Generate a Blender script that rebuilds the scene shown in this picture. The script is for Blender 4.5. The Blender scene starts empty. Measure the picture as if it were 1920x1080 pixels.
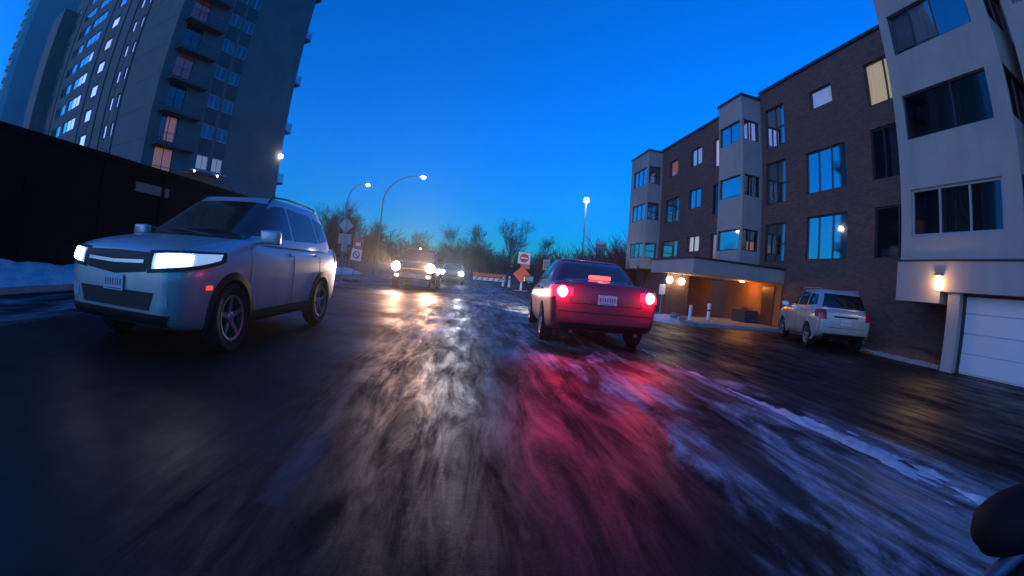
import bpy, bmesh, math, random
from math import radians as R, sin, cos, pi
from mathutils import Vector, Matrix
from mathutils.bvhtree import BVHTree

random.seed(7)
sc = bpy.context.scene
COL = sc.collection

# ------------------------------------------------------------------ camera: an equidistant wide-angle action camera
cam = bpy.data.cameras.new('camera')
camo = bpy.data.objects.new('camera', cam)
COL.objects.link(camo)
sc.camera = camo
cam.type = 'PANO'
cam.panorama_type = 'FISHEYE_LENS_POLYNOMIAL'
cam.sensor_width = 36.0
cam.sensor_height = 20.25
cam.fisheye_fov = R(180)
cam.fisheye_polynomial_k0 = 0.0
cam.fisheye_polynomial_k1 = -1.0 / (839.2 / 1920 * 36.0)
cam.fisheye_polynomial_k2 = cam.fisheye_polynomial_k3 = cam.fisheye_polynomial_k4 = 0.0
cam.clip_start = 0.01
cam.clip_end = 3000
YAW, PITCH, ROLL = 0.09884, -0.02891, 0.09003
camo.matrix_world = (Matrix.Translation((0, 0, 1.13)) @ Matrix.Rotation(-YAW, 4, 'Z')
                     @ Matrix.Rotation(PITCH + pi / 2, 4, 'X') @ Matrix.Rotation(ROLL, 4, 'Z'))

# ------------------------------------------------------------------ dusk sky and the last glow of the sun
SUN_AZ = -118.0
w = bpy.data.worlds.new('World')
sc.world = w
w.use_nodes = True
nt = w.node_tree
bg = nt.nodes['Background']
sky = nt.nodes.new('ShaderNodeTexSky')
sky.sky_type = 'NISHITA'
sky.sun_disc = False
sky.sun_elevation = R(2.6)
sky.sun_rotation = R(SUN_AZ)
sky.ozone_density = 10.0
sky.air_density = 1.0
sky.dust_density = 0.0
tint = nt.nodes.new('ShaderNodeMix')          # dusk white balance of the whole sky
tint.data_type = 'RGBA'; tint.blend_type = 'MULTIPLY'
tint.inputs[0].default_value = 1.0
tint.inputs[7].default_value = (1.0, 1.75, 1.0, 1)
nt.links.new(sky.outputs[0], tint.inputs[6])
nt.links.new(tint.outputs[2], bg.inputs[0])
bg.inputs[1].default_value = 0.92
sl = bpy.data.lights.new('sun', 'SUN')
sl.energy = 0.85
sl.angle = R(60)
sl.color = (0.60, 0.60, 1.0)
slo = bpy.data.objects.new('sun', sl)
COL.objects.link(slo)
_sd = Vector((sin(R(SUN_AZ)) * cos(R(12)), cos(R(SUN_AZ)) * cos(R(12)), sin(R(12))))
slo.rotation_euler = _sd.to_track_quat('Z', 'Y').to_euler()
vs = sc.view_settings
sc.display_settings.display_device = 'sRGB'
vs.view_transform = 'Standard'
vs.look = 'None'
vs.exposure = 0.0
vs.gamma = 1.0
vs.use_curve_mapping = False
sc.render.engine = 'CYCLES'
sc.cycles.max_bounces = 6
sc.cycles.transparent_max_bounces = 12
sc.cycles.sample_clamp_indirect = 4.0
sc.cycles.use_denoising = True

# ------------------------------------------------------------------ small helpers
def link(o, parent=None):
    COL.objects.link(o)
    if parent is not None:
        o.parent = parent
    return o

def tag(o, label=None, cat=None, group=None, kind=None):
    if label: o['label'] = label
    if cat: o['category'] = cat
    if group: o['group'] = group
    if kind: o['kind'] = kind
    return o

def empty(name, loc=(0, 0, 0), rz=0.0, label=None, cat=None, group=None):
    o = bpy.data.objects.new(name, None)
    o.location = loc
    o.rotation_euler = (0, 0, rz)
    o.empty_display_size = 0.2
    link(o)
    return tag(o, label, cat, group)

def children_of(o):
    return [c for c in bpy.data.objects if c.parent == o]

def copy_tree(o, parent=None):
    c = o.copy()
    link(c, parent)
    for ch in children_of(o):
        copy_tree(ch, c)
    return c

class MB:
    """collects simple shapes; build() links them as one mesh object"""
    def __init__(s):
        s.v, s.f, s.m = [], [], []
    def add(s, vs_, fs, mi=0, M=None):
        b = len(s.v)
        s.v += [tuple(M @ Vector(p)) for p in vs_] if M is not None else [tuple(p) for p in vs_]
        s.f += [tuple(b + i for i in f) for f in fs]
        s.m += [mi] * len(fs)
        return s
    def box(s, x0, x1, y0, y1, z0, z1, mi=0, M=None):
        x0, x1 = min(x0, x1), max(x0, x1); y0, y1 = min(y0, y1), max(y0, y1); z0, z1 = min(z0, z1), max(z0, z1)
        return s.add([(x0, y0, z0), (x1, y0, z0), (x1, y1, z0), (x0, y1, z0), (x0, y0, z1), (x1, y0, z1), (x1, y1, z1), (x0, y1, z1)],
                     [(0, 3, 2, 1), (4, 5, 6, 7), (0, 1, 5, 4), (1, 2, 6, 5), (2, 3, 7, 6), (3, 0, 4, 7)], mi, M)
    def rbox(s, x0, x1, y0, y1, z0, z1, b=0.01, mi=0, M=None):
        """box with chamfered edges"""
        bm = bmesh.new()
        bmesh.ops.create_cube(bm, size=1)
        for v in bm.verts:
            v.co = Vector(((x0 + x1) / 2 + v.co.x * (x1 - x0), (y0 + y1) / 2 + v.co.y * (y1 - y0), (z0 + z1) / 2 + v.co.z * (z1 - z0)))
        bmesh.ops.bevel(bm, geom=bm.edges[:], offset=b, segments=2, affect='EDGES', profile=0.6)
        bm.verts.index_update()
        s.add([v.co[:] for v in bm.verts], [[v.index for v in f.verts] for f in bm.faces], mi, M)
        bm.free()
        return s
    def tube(s, pts, rad, n=8, mi=0, M=None, cap=True):
        """tube along a polyline, rad a number or a list"""
        pts = [Vector(p) for p in pts]
        rr = rad if isinstance(rad, (list, tuple)) else [rad] * len(pts)
        vs_, fs = [], []
        side = None
        for i, p in enumerate(pts):
            d = (pts[min(i + 1, len(pts) - 1)] - pts[max(i - 1, 0)]).normalized()
            if side is None:
                side = d.orthogonal().normalized()
            side = (side - d * side.dot(d)).normalized()
            up = d.cross(side)
            for k in range(n):
                a = 2 * pi * k / n
                vs_.append(p + side * (cos(a) * rr[i]) + up * (sin(a) * rr[i]))
        for i in range(len(pts) - 1):
            for k in range(n):
                fs.append((i * n + k, i * n + (k + 1) % n, (i + 1) * n + (k + 1) % n, (i + 1) * n + k))
        if cap:
            fs.append(tuple(reversed(range(n))))
            fs.append(tuple((len(pts) - 1) * n + k for k in range(n)))
        return s.add(vs_, fs, mi, M)
    def lathe(s, prof, n=24, axis='z', mi=0, M=None, cap=True):
        """profile of (radius, height) turned about the axis"""
        vs_, fs = [], []
        for r_, h in prof:
            for k in range(n):
                a = 2 * pi * k / n
                p = (r_ * cos(a), r_ * sin(a), h)
                vs_.append(p if axis == 'z' else ((h, p[0], p[1]) if axis == 'x' else (p[0], -h, p[1])))
        for i in range(len(prof) - 1):
            for k in range(n):
                fs.append((i * n + k, i * n + (k + 1) % n, (i + 1) * n + (k + 1) % n, (i + 1) * n + k))
        if cap and prof[0][0] > 1e-4: fs.append(tuple(reversed(range(n))))
        if cap and prof[-1][0] > 1e-4: fs.append(tuple((len(prof) - 1) * n + k for k in range(n)))
        return s.add(vs_, fs, mi, M)
    def ball(s, c, r_, mi=0, n=12, sz=1.0):
        return s.lathe([(max(r_ * sin(pi * i / n), 1e-5), -r_ * sz * cos(pi * i / n)) for i in range(n + 1)], n * 2, 'z', mi, Matrix.Translation(c))
    def mesh(s, name, mats, smooth=False):
        me = bpy.data.meshes.new(name)
        me.from_pydata(s.v, [], s.f)
        for m_ in (mats if isinstance(mats, (list, tuple)) else [mats]):
            me.materials.append(m_)
        me.polygons.foreach_set('material_index', s.m)
        if smooth:
            me.polygons.foreach_set('use_smooth', [True] * len(s.f))
        me.update()
        return me
    def build(s, name, mats, parent=None, smooth=False, loc=None, rz=0.0, sharp=None):
        me = s.mesh(name, mats, smooth)
        if sharp:
            me.set_sharp_from_angle(angle=R(sharp))
        o = bpy.data.objects.new(name, me)
        link(o, parent)
        if loc is not None: o.location = loc
        o.rotation_euler = (0, 0, rz)
        return o

def put(name, me, parent, loc=(0, 0, 0), rz=0.0):
    o = bpy.data.objects.new(name, me)
    link(o, parent)
    o.location = loc
    o.rotation_euler = (0, 0, rz)
    return o

# ------------------------------------------------------------------ materials
def mat(name, col=(0.5, 0.5, 0.5), rough=0.6, metal=0.0, spec=0.5, coat=0.0):
    m = bpy.data.materials.new(name)
    m.use_nodes = True
    b = m.node_tree.nodes['Principled BSDF']
    b.inputs['Base Color'].default_value = (*col, 1)
    b.inputs['Roughness'].default_value = rough
    b.inputs['Metallic'].default_value = metal
    b.inputs['Specular IOR Level'].default_value = spec
    b.inputs['Coat Weight'].default_value = coat
    b.inputs['Coat Roughness'].default_value = 0.08
    return m

class NT:
    def __init__(s, m):
        s.t = m.node_tree
        s.b = m.node_tree.nodes.get('Principled BSDF')
    def n(s, kind, **kw):
        nd = s.t.nodes.new(kind)
        for k, v in kw.items():
            if k.startswith('i_'):
                key = k[2:]
                nd.inputs[int(key) if key.isdigit() else key].default_value = v
            else:
                setattr(nd, k, v)
        return nd
    def l(s, a, b):
        s.t.links.new(a, b)
    def pos(s, scale=(1, 1, 1), obj=False):
        mp = s.n('ShaderNodeMapping')
        if obj:
            s.l(s.n('ShaderNodeTexCoord').outputs['Object'], mp.inputs[0])
        else:
            s.l(s.n('ShaderNodeNewGeometry').outputs['Position'], mp.inputs[0])
        mp.inputs['Scale'].default_value = scale
        return mp.outputs[0]
    def noise(s, scale, vec, detail=4, rough=0.55, dist=0.0):
        nd = s.n('ShaderNodeTexNoise')
        nd.inputs['Scale'].default_value = scale
        nd.inputs['Detail'].default_value = detail
        nd.inputs['Roughness'].default_value = rough
        nd.inputs['Distortion'].default_value = dist
        s.l(vec, nd.inputs['Vector'])
        return nd.outputs[0]
    def ramp(s, fac, stops):
        nd = s.n('ShaderNodeValToRGB')
        e = nd.color_ramp.elements
        while len(e) < len(stops): e.new(0.5)
        for i, (p, c) in enumerate(stops):
            e[i].position = p
            e[i].color = (*c, 1) if isinstance(c, tuple) else (c, c, c, 1)
        s.l(fac, nd.inputs[0])
        return nd.outputs[0]
    def mix(s, fac, a, b):
        nd = s.n('ShaderNodeMix', data_type='RGBA')
        for sock, v in ((nd.inputs[0], fac), (nd.inputs[6], a), (nd.inputs[7], b)):
            if isinstance(v, (int, float)): sock.default_value = v
            elif isinstance(v, tuple): sock.default_value = (*v, 1)
            else: s.l(v, sock)
        return nd.outputs[2]
    def math(s, op, a, b=0.0, clamp=False):
        nd = s.n('ShaderNodeMath', operation=op, use_clamp=clamp)
        for i, v in enumerate((a, b)):
            if isinstance(v, (int, float)): nd.inputs[i].default_value = v
            else: s.l(v, nd.inputs[i])
        return nd.outputs[0]
    def bump(s, h, strength=0.3, dist=0.02):
        nd = s.n('ShaderNodeBump')
        nd.inputs['Strength'].default_value = strength
        nd.inputs['Distance'].default_value = dist
        s.l(h, nd.inputs['Height'])
        s.l(nd.outputs[0], s.b.inputs['Normal'])

def speckled(name, c1, c2, scale=3.0, rough=0.8, bump=0.25, fine=60.0, spec=0.3):
    m = mat(name, c1, rough, spec=spec)
    t = NT(m)
    p = t.pos()
    a = t.noise(scale, p, 5, 0.6)
    f = t.noise(fine, p, 2, 0.6)
    t.l(t.mix(t.ramp(t.math('ADD', t.math('MULTIPLY', a, 0.7), t.math('MULTIPLY', f, 0.3)), [(0.32, c1), (0.68, c2)]), c1, c1) if False else
        t.ramp(t.math('ADD', t.math('MULTIPLY', a, 0.65), t.math('MULTIPLY', f, 0.35)), [(0.34, c1), (0.66, c2)]), t.b.inputs['Base Color'])
    t.bump(f, bump, 0.01)
    return m

def emis(name, col, strength):
    m = mat(name, col, 0.4)
    b = m.node_tree.nodes['Principled BSDF']
    b.inputs['Emission Color'].default_value = (*col, 1)
    b.inputs['Emission Strength'].default_value = strength
    return m

def glass(name, tint, refl, trans=0.55, rough=0.035):
    """a pane: part mirror of the sky, part see-through to the curtain or the dark room behind it"""
    m = bpy.data.materials.new(name)
    m.use_nodes = True
    t = m.node_tree
    t.nodes.clear()
    out = t.nodes.new('ShaderNodeOutputMaterial')
    gl = t.nodes.new('ShaderNodeBsdfGlossy')
    gl.inputs['Roughness'].default_value = rough
    gl.inputs['Color'].default_value = (*tint, 1)
    tr = t.nodes.new('ShaderNodeBsdfTransparent')
    tr.inputs['Color'].default_value = (trans, trans, trans, 1)
    fr = t.nodes.new('ShaderNodeFresnel')
    fr.inputs['IOR'].default_value = 1.5
    ad = t.nodes.new('ShaderNodeMath'); ad.operation = 'ADD'; ad.use_clamp = True
    ad.inputs[1].default_value = refl
    mx = t.nodes.new('ShaderNodeMixShader')
    ge = t.nodes.new('ShaderNodeNewGeometry')
    inv = t.nodes.new('ShaderNodeMath'); inv.operation = 'SUBTRACT'; inv.inputs[0].default_value = 1.0
    t.links.new(ge.outputs['Backfacing'], inv.inputs[1])
    ml = t.nodes.new('ShaderNodeMath'); ml.operation = 'MULTIPLY'
    t.links.new(fr.outputs[0], ad.inputs[0])
    t.links.new(ad.outputs[0], ml.inputs[0])
    t.links.new(inv.outputs[0], ml.inputs[1])          # only the outer surface of the pane mirrors
    t.links.new(ml.outputs[0], mx.inputs[0])
    t.links.new(tr.outputs[0], mx.inputs[1])
    t.links.new(gl.outputs[0], mx.inputs[2])
    t.links.new(mx.outputs[0], out.inputs[0])
    return m

M = {}
M['stucco'] = speckled('stucco', (0.37, 0.31, 0.275), (0.45, 0.38, 0.335), 1.2, 0.9, 0.25, 70)
def stain(m, amount=0.45):
    """rain streaks and soot running down a rendered wall"""
    t = NT(m)
    old = t.b.inputs['Base Color'].links[0].from_socket
    n1 = t.noise(1.6, t.pos((1.5, 1.5, 0.12)), 6, 0.65)
    n2 = t.noise(0.5, t.pos(), 5, 0.6)
    f = t.ramp(t.math('ADD', t.math('MULTIPLY', n1, 0.6), t.math('MULTIPLY', n2, 0.4)), [(0.36, amount), (0.66, 0.0)])
    t.l(t.mix(f, old, (0.10, 0.09, 0.085)), t.b.inputs['Base Color'])
stain(M['stucco'], 0.22)
M['stucco_fascia'] = speckled('stucco_fascia', (0.39, 0.33, 0.29), (0.47, 0.40, 0.355), 0.9, 0.9, 0.2, 50)
M['concrete'] = speckled('concrete', (0.13, 0.125, 0.13), (0.18, 0.175, 0.175), 0.5, 0.9, 0.2, 8)
stain(M['stucco_fascia'], 0.25); stain(M['concrete'], 0.35)
M['concrete_dark'] = speckled('concrete_dark', (0.07, 0.066, 0.068), (0.1, 0.095, 0.095), 0.8, 0.9, 0.2, 10)
M['spandrel'] = speckled('spandrel', (0.06, 0.055, 0.06), (0.09, 0.085, 0.09), 1.5, 0.7, 0.1, 10)
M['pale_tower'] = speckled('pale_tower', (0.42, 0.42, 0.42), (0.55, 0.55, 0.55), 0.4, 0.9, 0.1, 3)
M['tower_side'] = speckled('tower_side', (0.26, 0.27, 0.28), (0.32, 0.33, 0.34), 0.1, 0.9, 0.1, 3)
M['roofing'] = mat('roofing', (0.035, 0.035, 0.04), 0.9)
M['dark_trim'] = mat('dark_trim', (0.025, 0.022, 0.025), 0.5)
M['window_frame_dark'] = mat('window_frame_dark', (0.03, 0.028, 0.03), 0.45)
M['window_frame_white'] = mat('window_frame_white', (0.55, 0.55, 0.56), 0.5)
M['window_frame_grey'] = mat('window_frame_grey', (0.3, 0.3, 0.32), 0.5)
M['room_dark'] = mat('room_dark', (0.02, 0.018, 0.018), 0.9)
M['glass_mirror'] = glass('glass_mirror', (0.95, 0.97, 1.0), 0.60, 0.4)
M['glass'] = glass('glass', (0.95, 0.97, 1.0), 0.30, 0.7)
M['glass_dim'] = glass('glass_dim', (0.9, 0.93, 1.0), 0.05, 0.6)
M['curtain_pale'] = speckled('curtain_pale', (0.55, 0.56, 0.56), (0.7, 0.7, 0.68), 6, 0.9, 0.1, 20)
M['curtain_grey'] = speckled('curtain_grey', (0.2, 0.22, 0.24), (0.3, 0.32, 0.34), 6, 0.9, 0.1, 20)
M['lit_curtain'] = emis('lit_curtain', (1.0, 0.86, 0.62), 0.75)
M['lit_blind'] = emis('lit_blind', (0.75, 0.82, 0.95), 0.42)
M['lit_warm'] = emis('lit_warm', (1.0, 0.45, 0.16), 0.35)
M['lit_dim'] = emis('lit_dim', (0.75, 0.22, 0.07), 0.06)
M['black_wall'] = speckled('black_wall', (0.003, 0.003, 0.0035), (0.006, 0.0055, 0.006), 1.0, 0.9, 0.1, 20, 0.05)
M['metal_dark'] = mat('metal_dark', (0.06, 0.06, 0.065), 0.45, 0.6)
M['galv'] = mat('galvanised_steel', (0.35, 0.36, 0.38), 0.5, 0.5)
M['white_door'] = speckled('white_door', (0.6, 0.6, 0.6), (0.68, 0.68, 0.68), 1.0, 0.55, 0.05, 30)
M['bark'] = speckled('bark', (0.05, 0.035, 0.03), (0.1, 0.075, 0.06), 4, 0.95, 0.4, 20)
M['twig'] = speckled('twig', (0.028, 0.016, 0.015), (0.055, 0.033, 0.028), 1.0, 0.95, 0.1, 5)
M['red_glow_twig'] = speckled('red_glow_twig', (0.10, 0.035, 0.03), (0.16, 0.06, 0.05), 1.0, 0.95, 0.1, 5)  # shrub twigs, with the red tail-light glow put into their colour
M['snow'] = speckled('snow', (0.38, 0.38, 0.39), (0.66, 0.66, 0.68), 2.6, 0.75, 0.5, 14)
M['kerb'] = speckled('kerb_concrete', (0.2, 0.19, 0.18), (0.32, 0.31, 0.3), 1.5, 0.85, 0.3, 30)
M['soil'] = speckled('soil', (0.16, 0.06, 0.035), (0.26, 0.11, 0.07), 5, 0.95, 0.8, 25)
M['walk'] = speckled('walk_concrete', (0.28, 0.26, 0.24), (0.38, 0.36, 0.33), 1.5, 0.8, 0.2, 30)
M['sign_white'] = mat('sign_white', (0.82, 0.82, 0.82), 0.4)
M['sign_red'] = mat('sign_red', (0.62, 0.03, 0.035), 0.4)
M['sign_pink'] = mat('sign_pale_red', (0.7, 0.14, 0.13), 0.4)
M['sign_orange'] = mat('sign_orange', (0.95, 0.085, 0.012), 0.45)
M['sign_back'] = mat('sign_back_aluminium', (0.42, 0.43, 0.45), 0.5, 0.3)
M['sign_black'] = mat('sign_black', (0.02, 0.02, 0.02), 0.5)
M['lamp_white'] = emis('street_lamp_glow', (1.0, 0.93, 0.85), 30.0)
M['lamp_warm'] = emis('wall_lamp_glow', (1.0, 0.66, 0.30), 14.0)
M['lamp_entry'] = emis('entry_lamp_glow', (1.0, 0.80, 0.50), 22.0)
M['tyre'] = speckled('tyre_rubber', (0.012, 0.012, 0.012), (0.025, 0.024, 0.024), 6, 0.85, 0.3, 60, 0.2)
M['rim'] = mat('rim_alloy', (0.42, 0.43, 0.45), 0.3, 0.9)
M['plastic'] = mat('black_plastic', (0.014, 0.014, 0.015), 0.5, 0, 0.35)
M['car_glass'] = mat('car_glass', (0.008, 0.009, 0.011), 0.06, 0, 0.9)
M['gap'] = mat('panel_gap', (0.004, 0.004, 0.004), 0.8)
M['chrome'] = mat('chrome', (0.6, 0.6, 0.62), 0.15, 1.0)
M['lens_red'] = mat('red_lens', (0.35, 0.01, 0.02), 0.15)
M['lens_clear'] = mat('clear_lens', (0.55, 0.56, 0.58), 0.12, 0.2)
M['plate'] = mat('number_plate', (0.6, 0.6, 0.62), 0.45)
M['plate_ink'] = mat('plate_ink', (0.25, 0.05, 0.06), 0.5)
M['head_white'] = emis('headlight_white', (0.92, 0.97, 1.0), 22.0)
M['head_warm'] = emis('headlight_warm', (1.0, 0.62, 0.38), 140.0)
M['head_glow'] = emis('headlight_rim', (0.45, 0.75, 1.0), 0.5)
M['head_far'] = emis('headlight_far', (0.85, 0.95, 1.0), 28.0)
M['tail_red'] = emis('tail_light_red', (1.0, 0.03, 0.09), 26.0)
M['tail_core'] = emis('tail_light_core', (1.0, 0.16, 0.28), 14.0)
M['brake_core'] = emis('brake_light_core', (1.0, 0.085, 0.06), 2.8)
M['lens_lit'] = emis('red_lens_lit', (1.0, 0.02, 0.08), 1.6)
M['amber'] = emis('side_marker_red', (1.0, 0.06, 0.05), 1.2)

def paint(name, col, dirt=(0.11, 0.10, 0.095), metal=0.35, rough=0.32):
    """car paint with road salt grime towards the sills"""
    m = mat(name, col, rough, metal, 0.5, 0.5)
    t = NT(m)
    o = t.pos((1, 1, 1), True)
    sep = t.n('ShaderNodeSeparateXYZ')
    t.l(o, sep.inputs[0])
    n1 = t.noise(2.2, o, 6, 0.65)
    n2 = t.noise(9.0, o, 3, 0.6)
    h = t.math('SUBTRACT', 1.08, t.math('MULTIPLY', sep.outputs[2], 1.1), True)
    g = t.math('MULTIPLY', t.math('ADD', t.math('MULTIPLY', h, 0.9), t.math('MULTIPLY', n1, 0.5)), t.math('ADD', t.math('MULTIPLY', n2, 0.4), 0.62))
    f = t.ramp(g, [(0.36, 0.0), (0.95, 0.75)])
    t.l(t.mix(f, col, dirt), t.b.inputs['Base Color'])
    t.l(t.math('ADD', t.math('MULTIPLY', f, 0.35), rough), t.b.inputs['Roughness'])
    t.l(t.math('SUBTRACT', 0.5, t.math('MULTIPLY', f, 0.6), True), t.b.inputs['Coat Weight'])
    return m
M['paint_suv'] = paint('paint_pale_silver', (0.46, 0.47, 0.48))
M['paint_sedan'] = paint('paint_tail_glow_red', (0.40, 0.03, 0.06), (0.09, 0.05, 0.05))  # red glow of its tail lights put into the body colour
M['paint_parked'] = paint('paint_champagne_silver', (0.46, 0.45, 0.42))
M['paint_truck'] = paint('paint_brown', (0.03, 0.02, 0.018))
M['paint_far'] = paint('paint_dark_blue', (0.06, 0.07, 0.1))

def brick_material():
    m = mat('brick', (0.1, 0.05, 0.045), 0.85, spec=0.25)
    t = NT(m)
    geo = t.n('ShaderNodeNewGeometry')
    sep = t.n('ShaderNodeSeparateXYZ'); t.l(geo.outputs['Position'], sep.inputs[0])
    cmb = t.n('ShaderNodeCombineXYZ')
    t.l(t.math('ADD', sep.outputs[0], sep.outputs[1]), cmb.inputs[0]); t.l(sep.outputs[2], cmb.inputs[1])
    br = t.n('ShaderNodeTexBrick')
    t.l(cmb.outputs[0], br.inputs['Vector'])
    br.inputs['Scale'].default_value = 1.0
    br.inputs['Brick Width'].default_value = 0.2
    br.inputs['Row Height'].default_value = 0.067
    br.inputs['Mortar Size'].default_value = 0.006
    br.inputs['Color1'].default_value = (0.21, 0.092, 0.064, 1)
    br.inputs['Color2'].default_value = (0.12, 0.055, 0.044, 1)
    br.inputs['Mortar'].default_value = (0.13, 0.10, 0.09, 1)
    n1 = t.noise(0.7, geo.outputs['Position'], 5, 0.6)
    t.l(t.mix(t.ramp(n1, [(0.35, 0.0), (0.75, 0.5)]), br.outputs[0], (0.10, 0.06, 0.055)), t.b.inputs['Base Color'])
    t.bump(br.outputs['Fac'], -0.5, 0.008)
    return m
M['brick'] = brick_material()

def road_material(name, lot=False):
    """worn wet asphalt: polished wheel tracks, thin ice and streaked snow dragged along the driving direction"""
    m = mat(name, (0.03, 0.03, 0.032), 0.4, spec=0.20)
    t = NT(m)
    geo = t.n('ShaderNodeNewGeometry')
    P = geo.outputs['Position']
    sep = t.n('ShaderNodeSeparateXYZ'); t.l(P, sep.inputs[0])
    st = t.pos((1.0, 0.11, 1.0))          # long streaks down the road
    st2 = t.pos((1.0, 0.28, 1.0))
    big = t.noise(0.45, P, 4, 0.6)
    s1 = t.noise(3.0, st, 6, 0.62, 0.4)
    s2 = t.noise(9.0, st, 4, 0.6)
    s3 = t.noise(1.3, st2, 6, 0.66, 0.8)
    grit = t.noise(170.0, P, 2, 0.7)
    mid = t.noise(28.0, P, 3, 0.6)
    base = t.ramp(t.math('ADD', t.math('MULTIPLY', s1, 0.5), t.math('MULTIPLY', grit, 0.5)), [(0.3, (0.006, 0.006, 0.006)), (0.7, (0.017, 0.016, 0.0155))])
    brown = t.mix(t.ramp(big, [(0.45, 0.0), (0.7, 0.55)]), base, (0.027, 0.019, 0.015))
    # regions across the road where snow and ice gather
    def band(x0, x1, soft):
        a = t.n('ShaderNodeMapRange', interpolation_type='SMOOTHSTEP'); a.inputs[1].default_value = x0 - soft; a.inputs[2].default_value = x0 + soft
        b = t.n('ShaderNodeMapRange', interpolation_type='SMOOTHSTEP'); b.inputs[1].default_value = x1 - soft; b.inputs[2].default_value = x1 + soft
        wob = t.math('ADD', sep.outputs[0], t.math('MULTIPLY', t.math('SUBTRACT', s3, 0.5), 1.2))
        t.l(wob, a.inputs[0]); t.l(wob, b.inputs[0])
        return t.math('SUBTRACT', a.outputs[0], b.outputs[0], True)
    def ramp1(sock, a_, b_):
        q = t.n('ShaderNodeMapRange', interpolation_type='SMOOTHSTEP'); q.inputs[1].default_value = a_; q.inputs[2].default_value = b_
        t.l(sock, q.inputs[0]); return q.outputs[0]
    Y = sep.outputs[1]
    if lot:
        near = t.math('SUBTRACT', 1.0, ramp1(Y, 3.0, 8.0))
        reg = t.math('ADD', t.math('MULTIPLY', band(3.0, 4.0, 0.4), t.math('ADD', 0.45, t.math('MULTIPLY', near, 0.45))), t.math('MULTIPLY', ramp1(big, 0.55, 0.7), 0.25))
    else:
        far = ramp1(Y, 3.0, 8.5)
        near = t.math('SUBTRACT', 1.0, ramp1(Y, 2.0, 7.5))
        reg = t.math('ADD', t.math('ADD', t.math('MULTIPLY', band(1.4, 3.6, 0.6), t.math('ADD', 0.5, t.math('MULTIPLY', near, 0.28))), t.math('MULTIPLY', band(2.4, 3.7, 0.3), 0.22)),
                     t.math('ADD', t.math('MULTIPLY', band(-1.1, 2.2, 0.5), t.math('ADD', 0.30, t.math('MULTIPLY', far, 0.6))),
                            t.math('MULTIPLY', band(-9.2, -5.6, 0.7), 0.8)), True)
    pat = t.math('ADD', t.math('MULTIPLY', s3, 0.62), t.math('MULTIPLY', s1, 0.38))
    lim = t.math('SUBTRACT', 0.715, t.math('MULTIPLY', reg, 0.38))
    mr = t.n('ShaderNodeMapRange', interpolation_type='SMOOTHSTEP')
    t.l(pat, mr.inputs[0]); t.l(lim, mr.inputs[1]); t.l(t.math('ADD', lim, 0.17), mr.inputs[2])
    s4 = t.noise(1.5, t.pos((1.0, 0.34, 1.0)), 6, 0.68, 0.9)
    snowf = t.math('MULTIPLY', t.math('MULTIPLY', mr.outputs[0], t.ramp(s4, [(0.42, 0.08), (0.58, 1.0)])), t.math('ADD', 0.55, t.math('MULTIPLY', mid, 0.45)))
    ice = t.mix(t.ramp(s2, [(0.35, 0.0), (0.65, 1.0)]), (0.12, 0.115, 0.115), (0.70, 0.70, 0.72))
    t.l(t.mix(snowf, brown, ice), t.b.inputs['Base Color'])
    s5 = t.noise(4.5, t.pos((1.0, 0.16, 1.0)), 6, 0.7, 0.5)
    wetf = t.math('ADD', t.math('MULTIPLY', s5, 0.6), t.math('MULTIPLY', big, 0.4))
    worn = t.n('ShaderNodeMapRange', interpolation_type='SMOOTHSTEP'); worn.inputs[1].default_value = -0.7; worn.inputs[2].default_value = -1.7
    t.l(t.math('ADD', sep.outputs[0], t.math('MULTIPLY', t.math('SUBTRACT', s3, 0.5), 1.4)), worn.inputs[0])
    worn = t.math('MULTIPLY', worn.outputs[0], 0.0 if lot else 0.85)
    wetf = t.math('ADD', t.math('MULTIPLY', wetf, t.math('SUBTRACT', 1.0, worn)), t.math('MULTIPLY', worn, t.math('ADD', 0.28, t.math('MULTIPLY', big, 0.4))))
    wet = t.ramp(wetf, [(0.40, 0.70), (0.60, 0.31)])
    t.l(t.math('ADD', wet, t.math('MULTIPLY', snowf, 0.10)), t.b.inputs['Roughness'])
    t.l(t.ramp(wetf, [(0.40, 0.04), (0.60, 0.32)]), t.b.inputs['Specular IOR Level'])
    hh = t.math('ADD', t.math('ADD', t.math('MULTIPLY', s2, 0.5), t.math('MULTIPLY', mid, 0.16)), t.math('ADD', t.math('MULTIPLY', grit, 0.2), t.math('MULTIPLY', snowf, 0.8)))
    hh = t.math('MULTIPLY', hh, t.math('SUBTRACT', 1.0, t.math('MULTIPLY', worn, 0.7)))
    t.bump(hh, 0.5, 0.024)
    return m
M['road'] = road_material('wet_asphalt')
M['lot'] = road_material('lot_asphalt', True)
M['ground'] = speckled('winter_ground', (0.03, 0.026, 0.023), (0.12, 0.12, 0.125), 0.12, 0.9, 0.5, 2.0)

def faded_paint():
    m = mat('faded_road_paint', (0.2, 0.2, 0.21), 0.6)
    t = NT(m)
    n = t.noise(5.0, t.pos((1, 0.3, 1)), 6, 0.7)
    t.l(t.ramp(n, [(0.42, 0.0), (0.8, 0.5)]), t.b.inputs['Alpha'])
    return m
M['road_paint'] = faded_paint()

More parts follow.
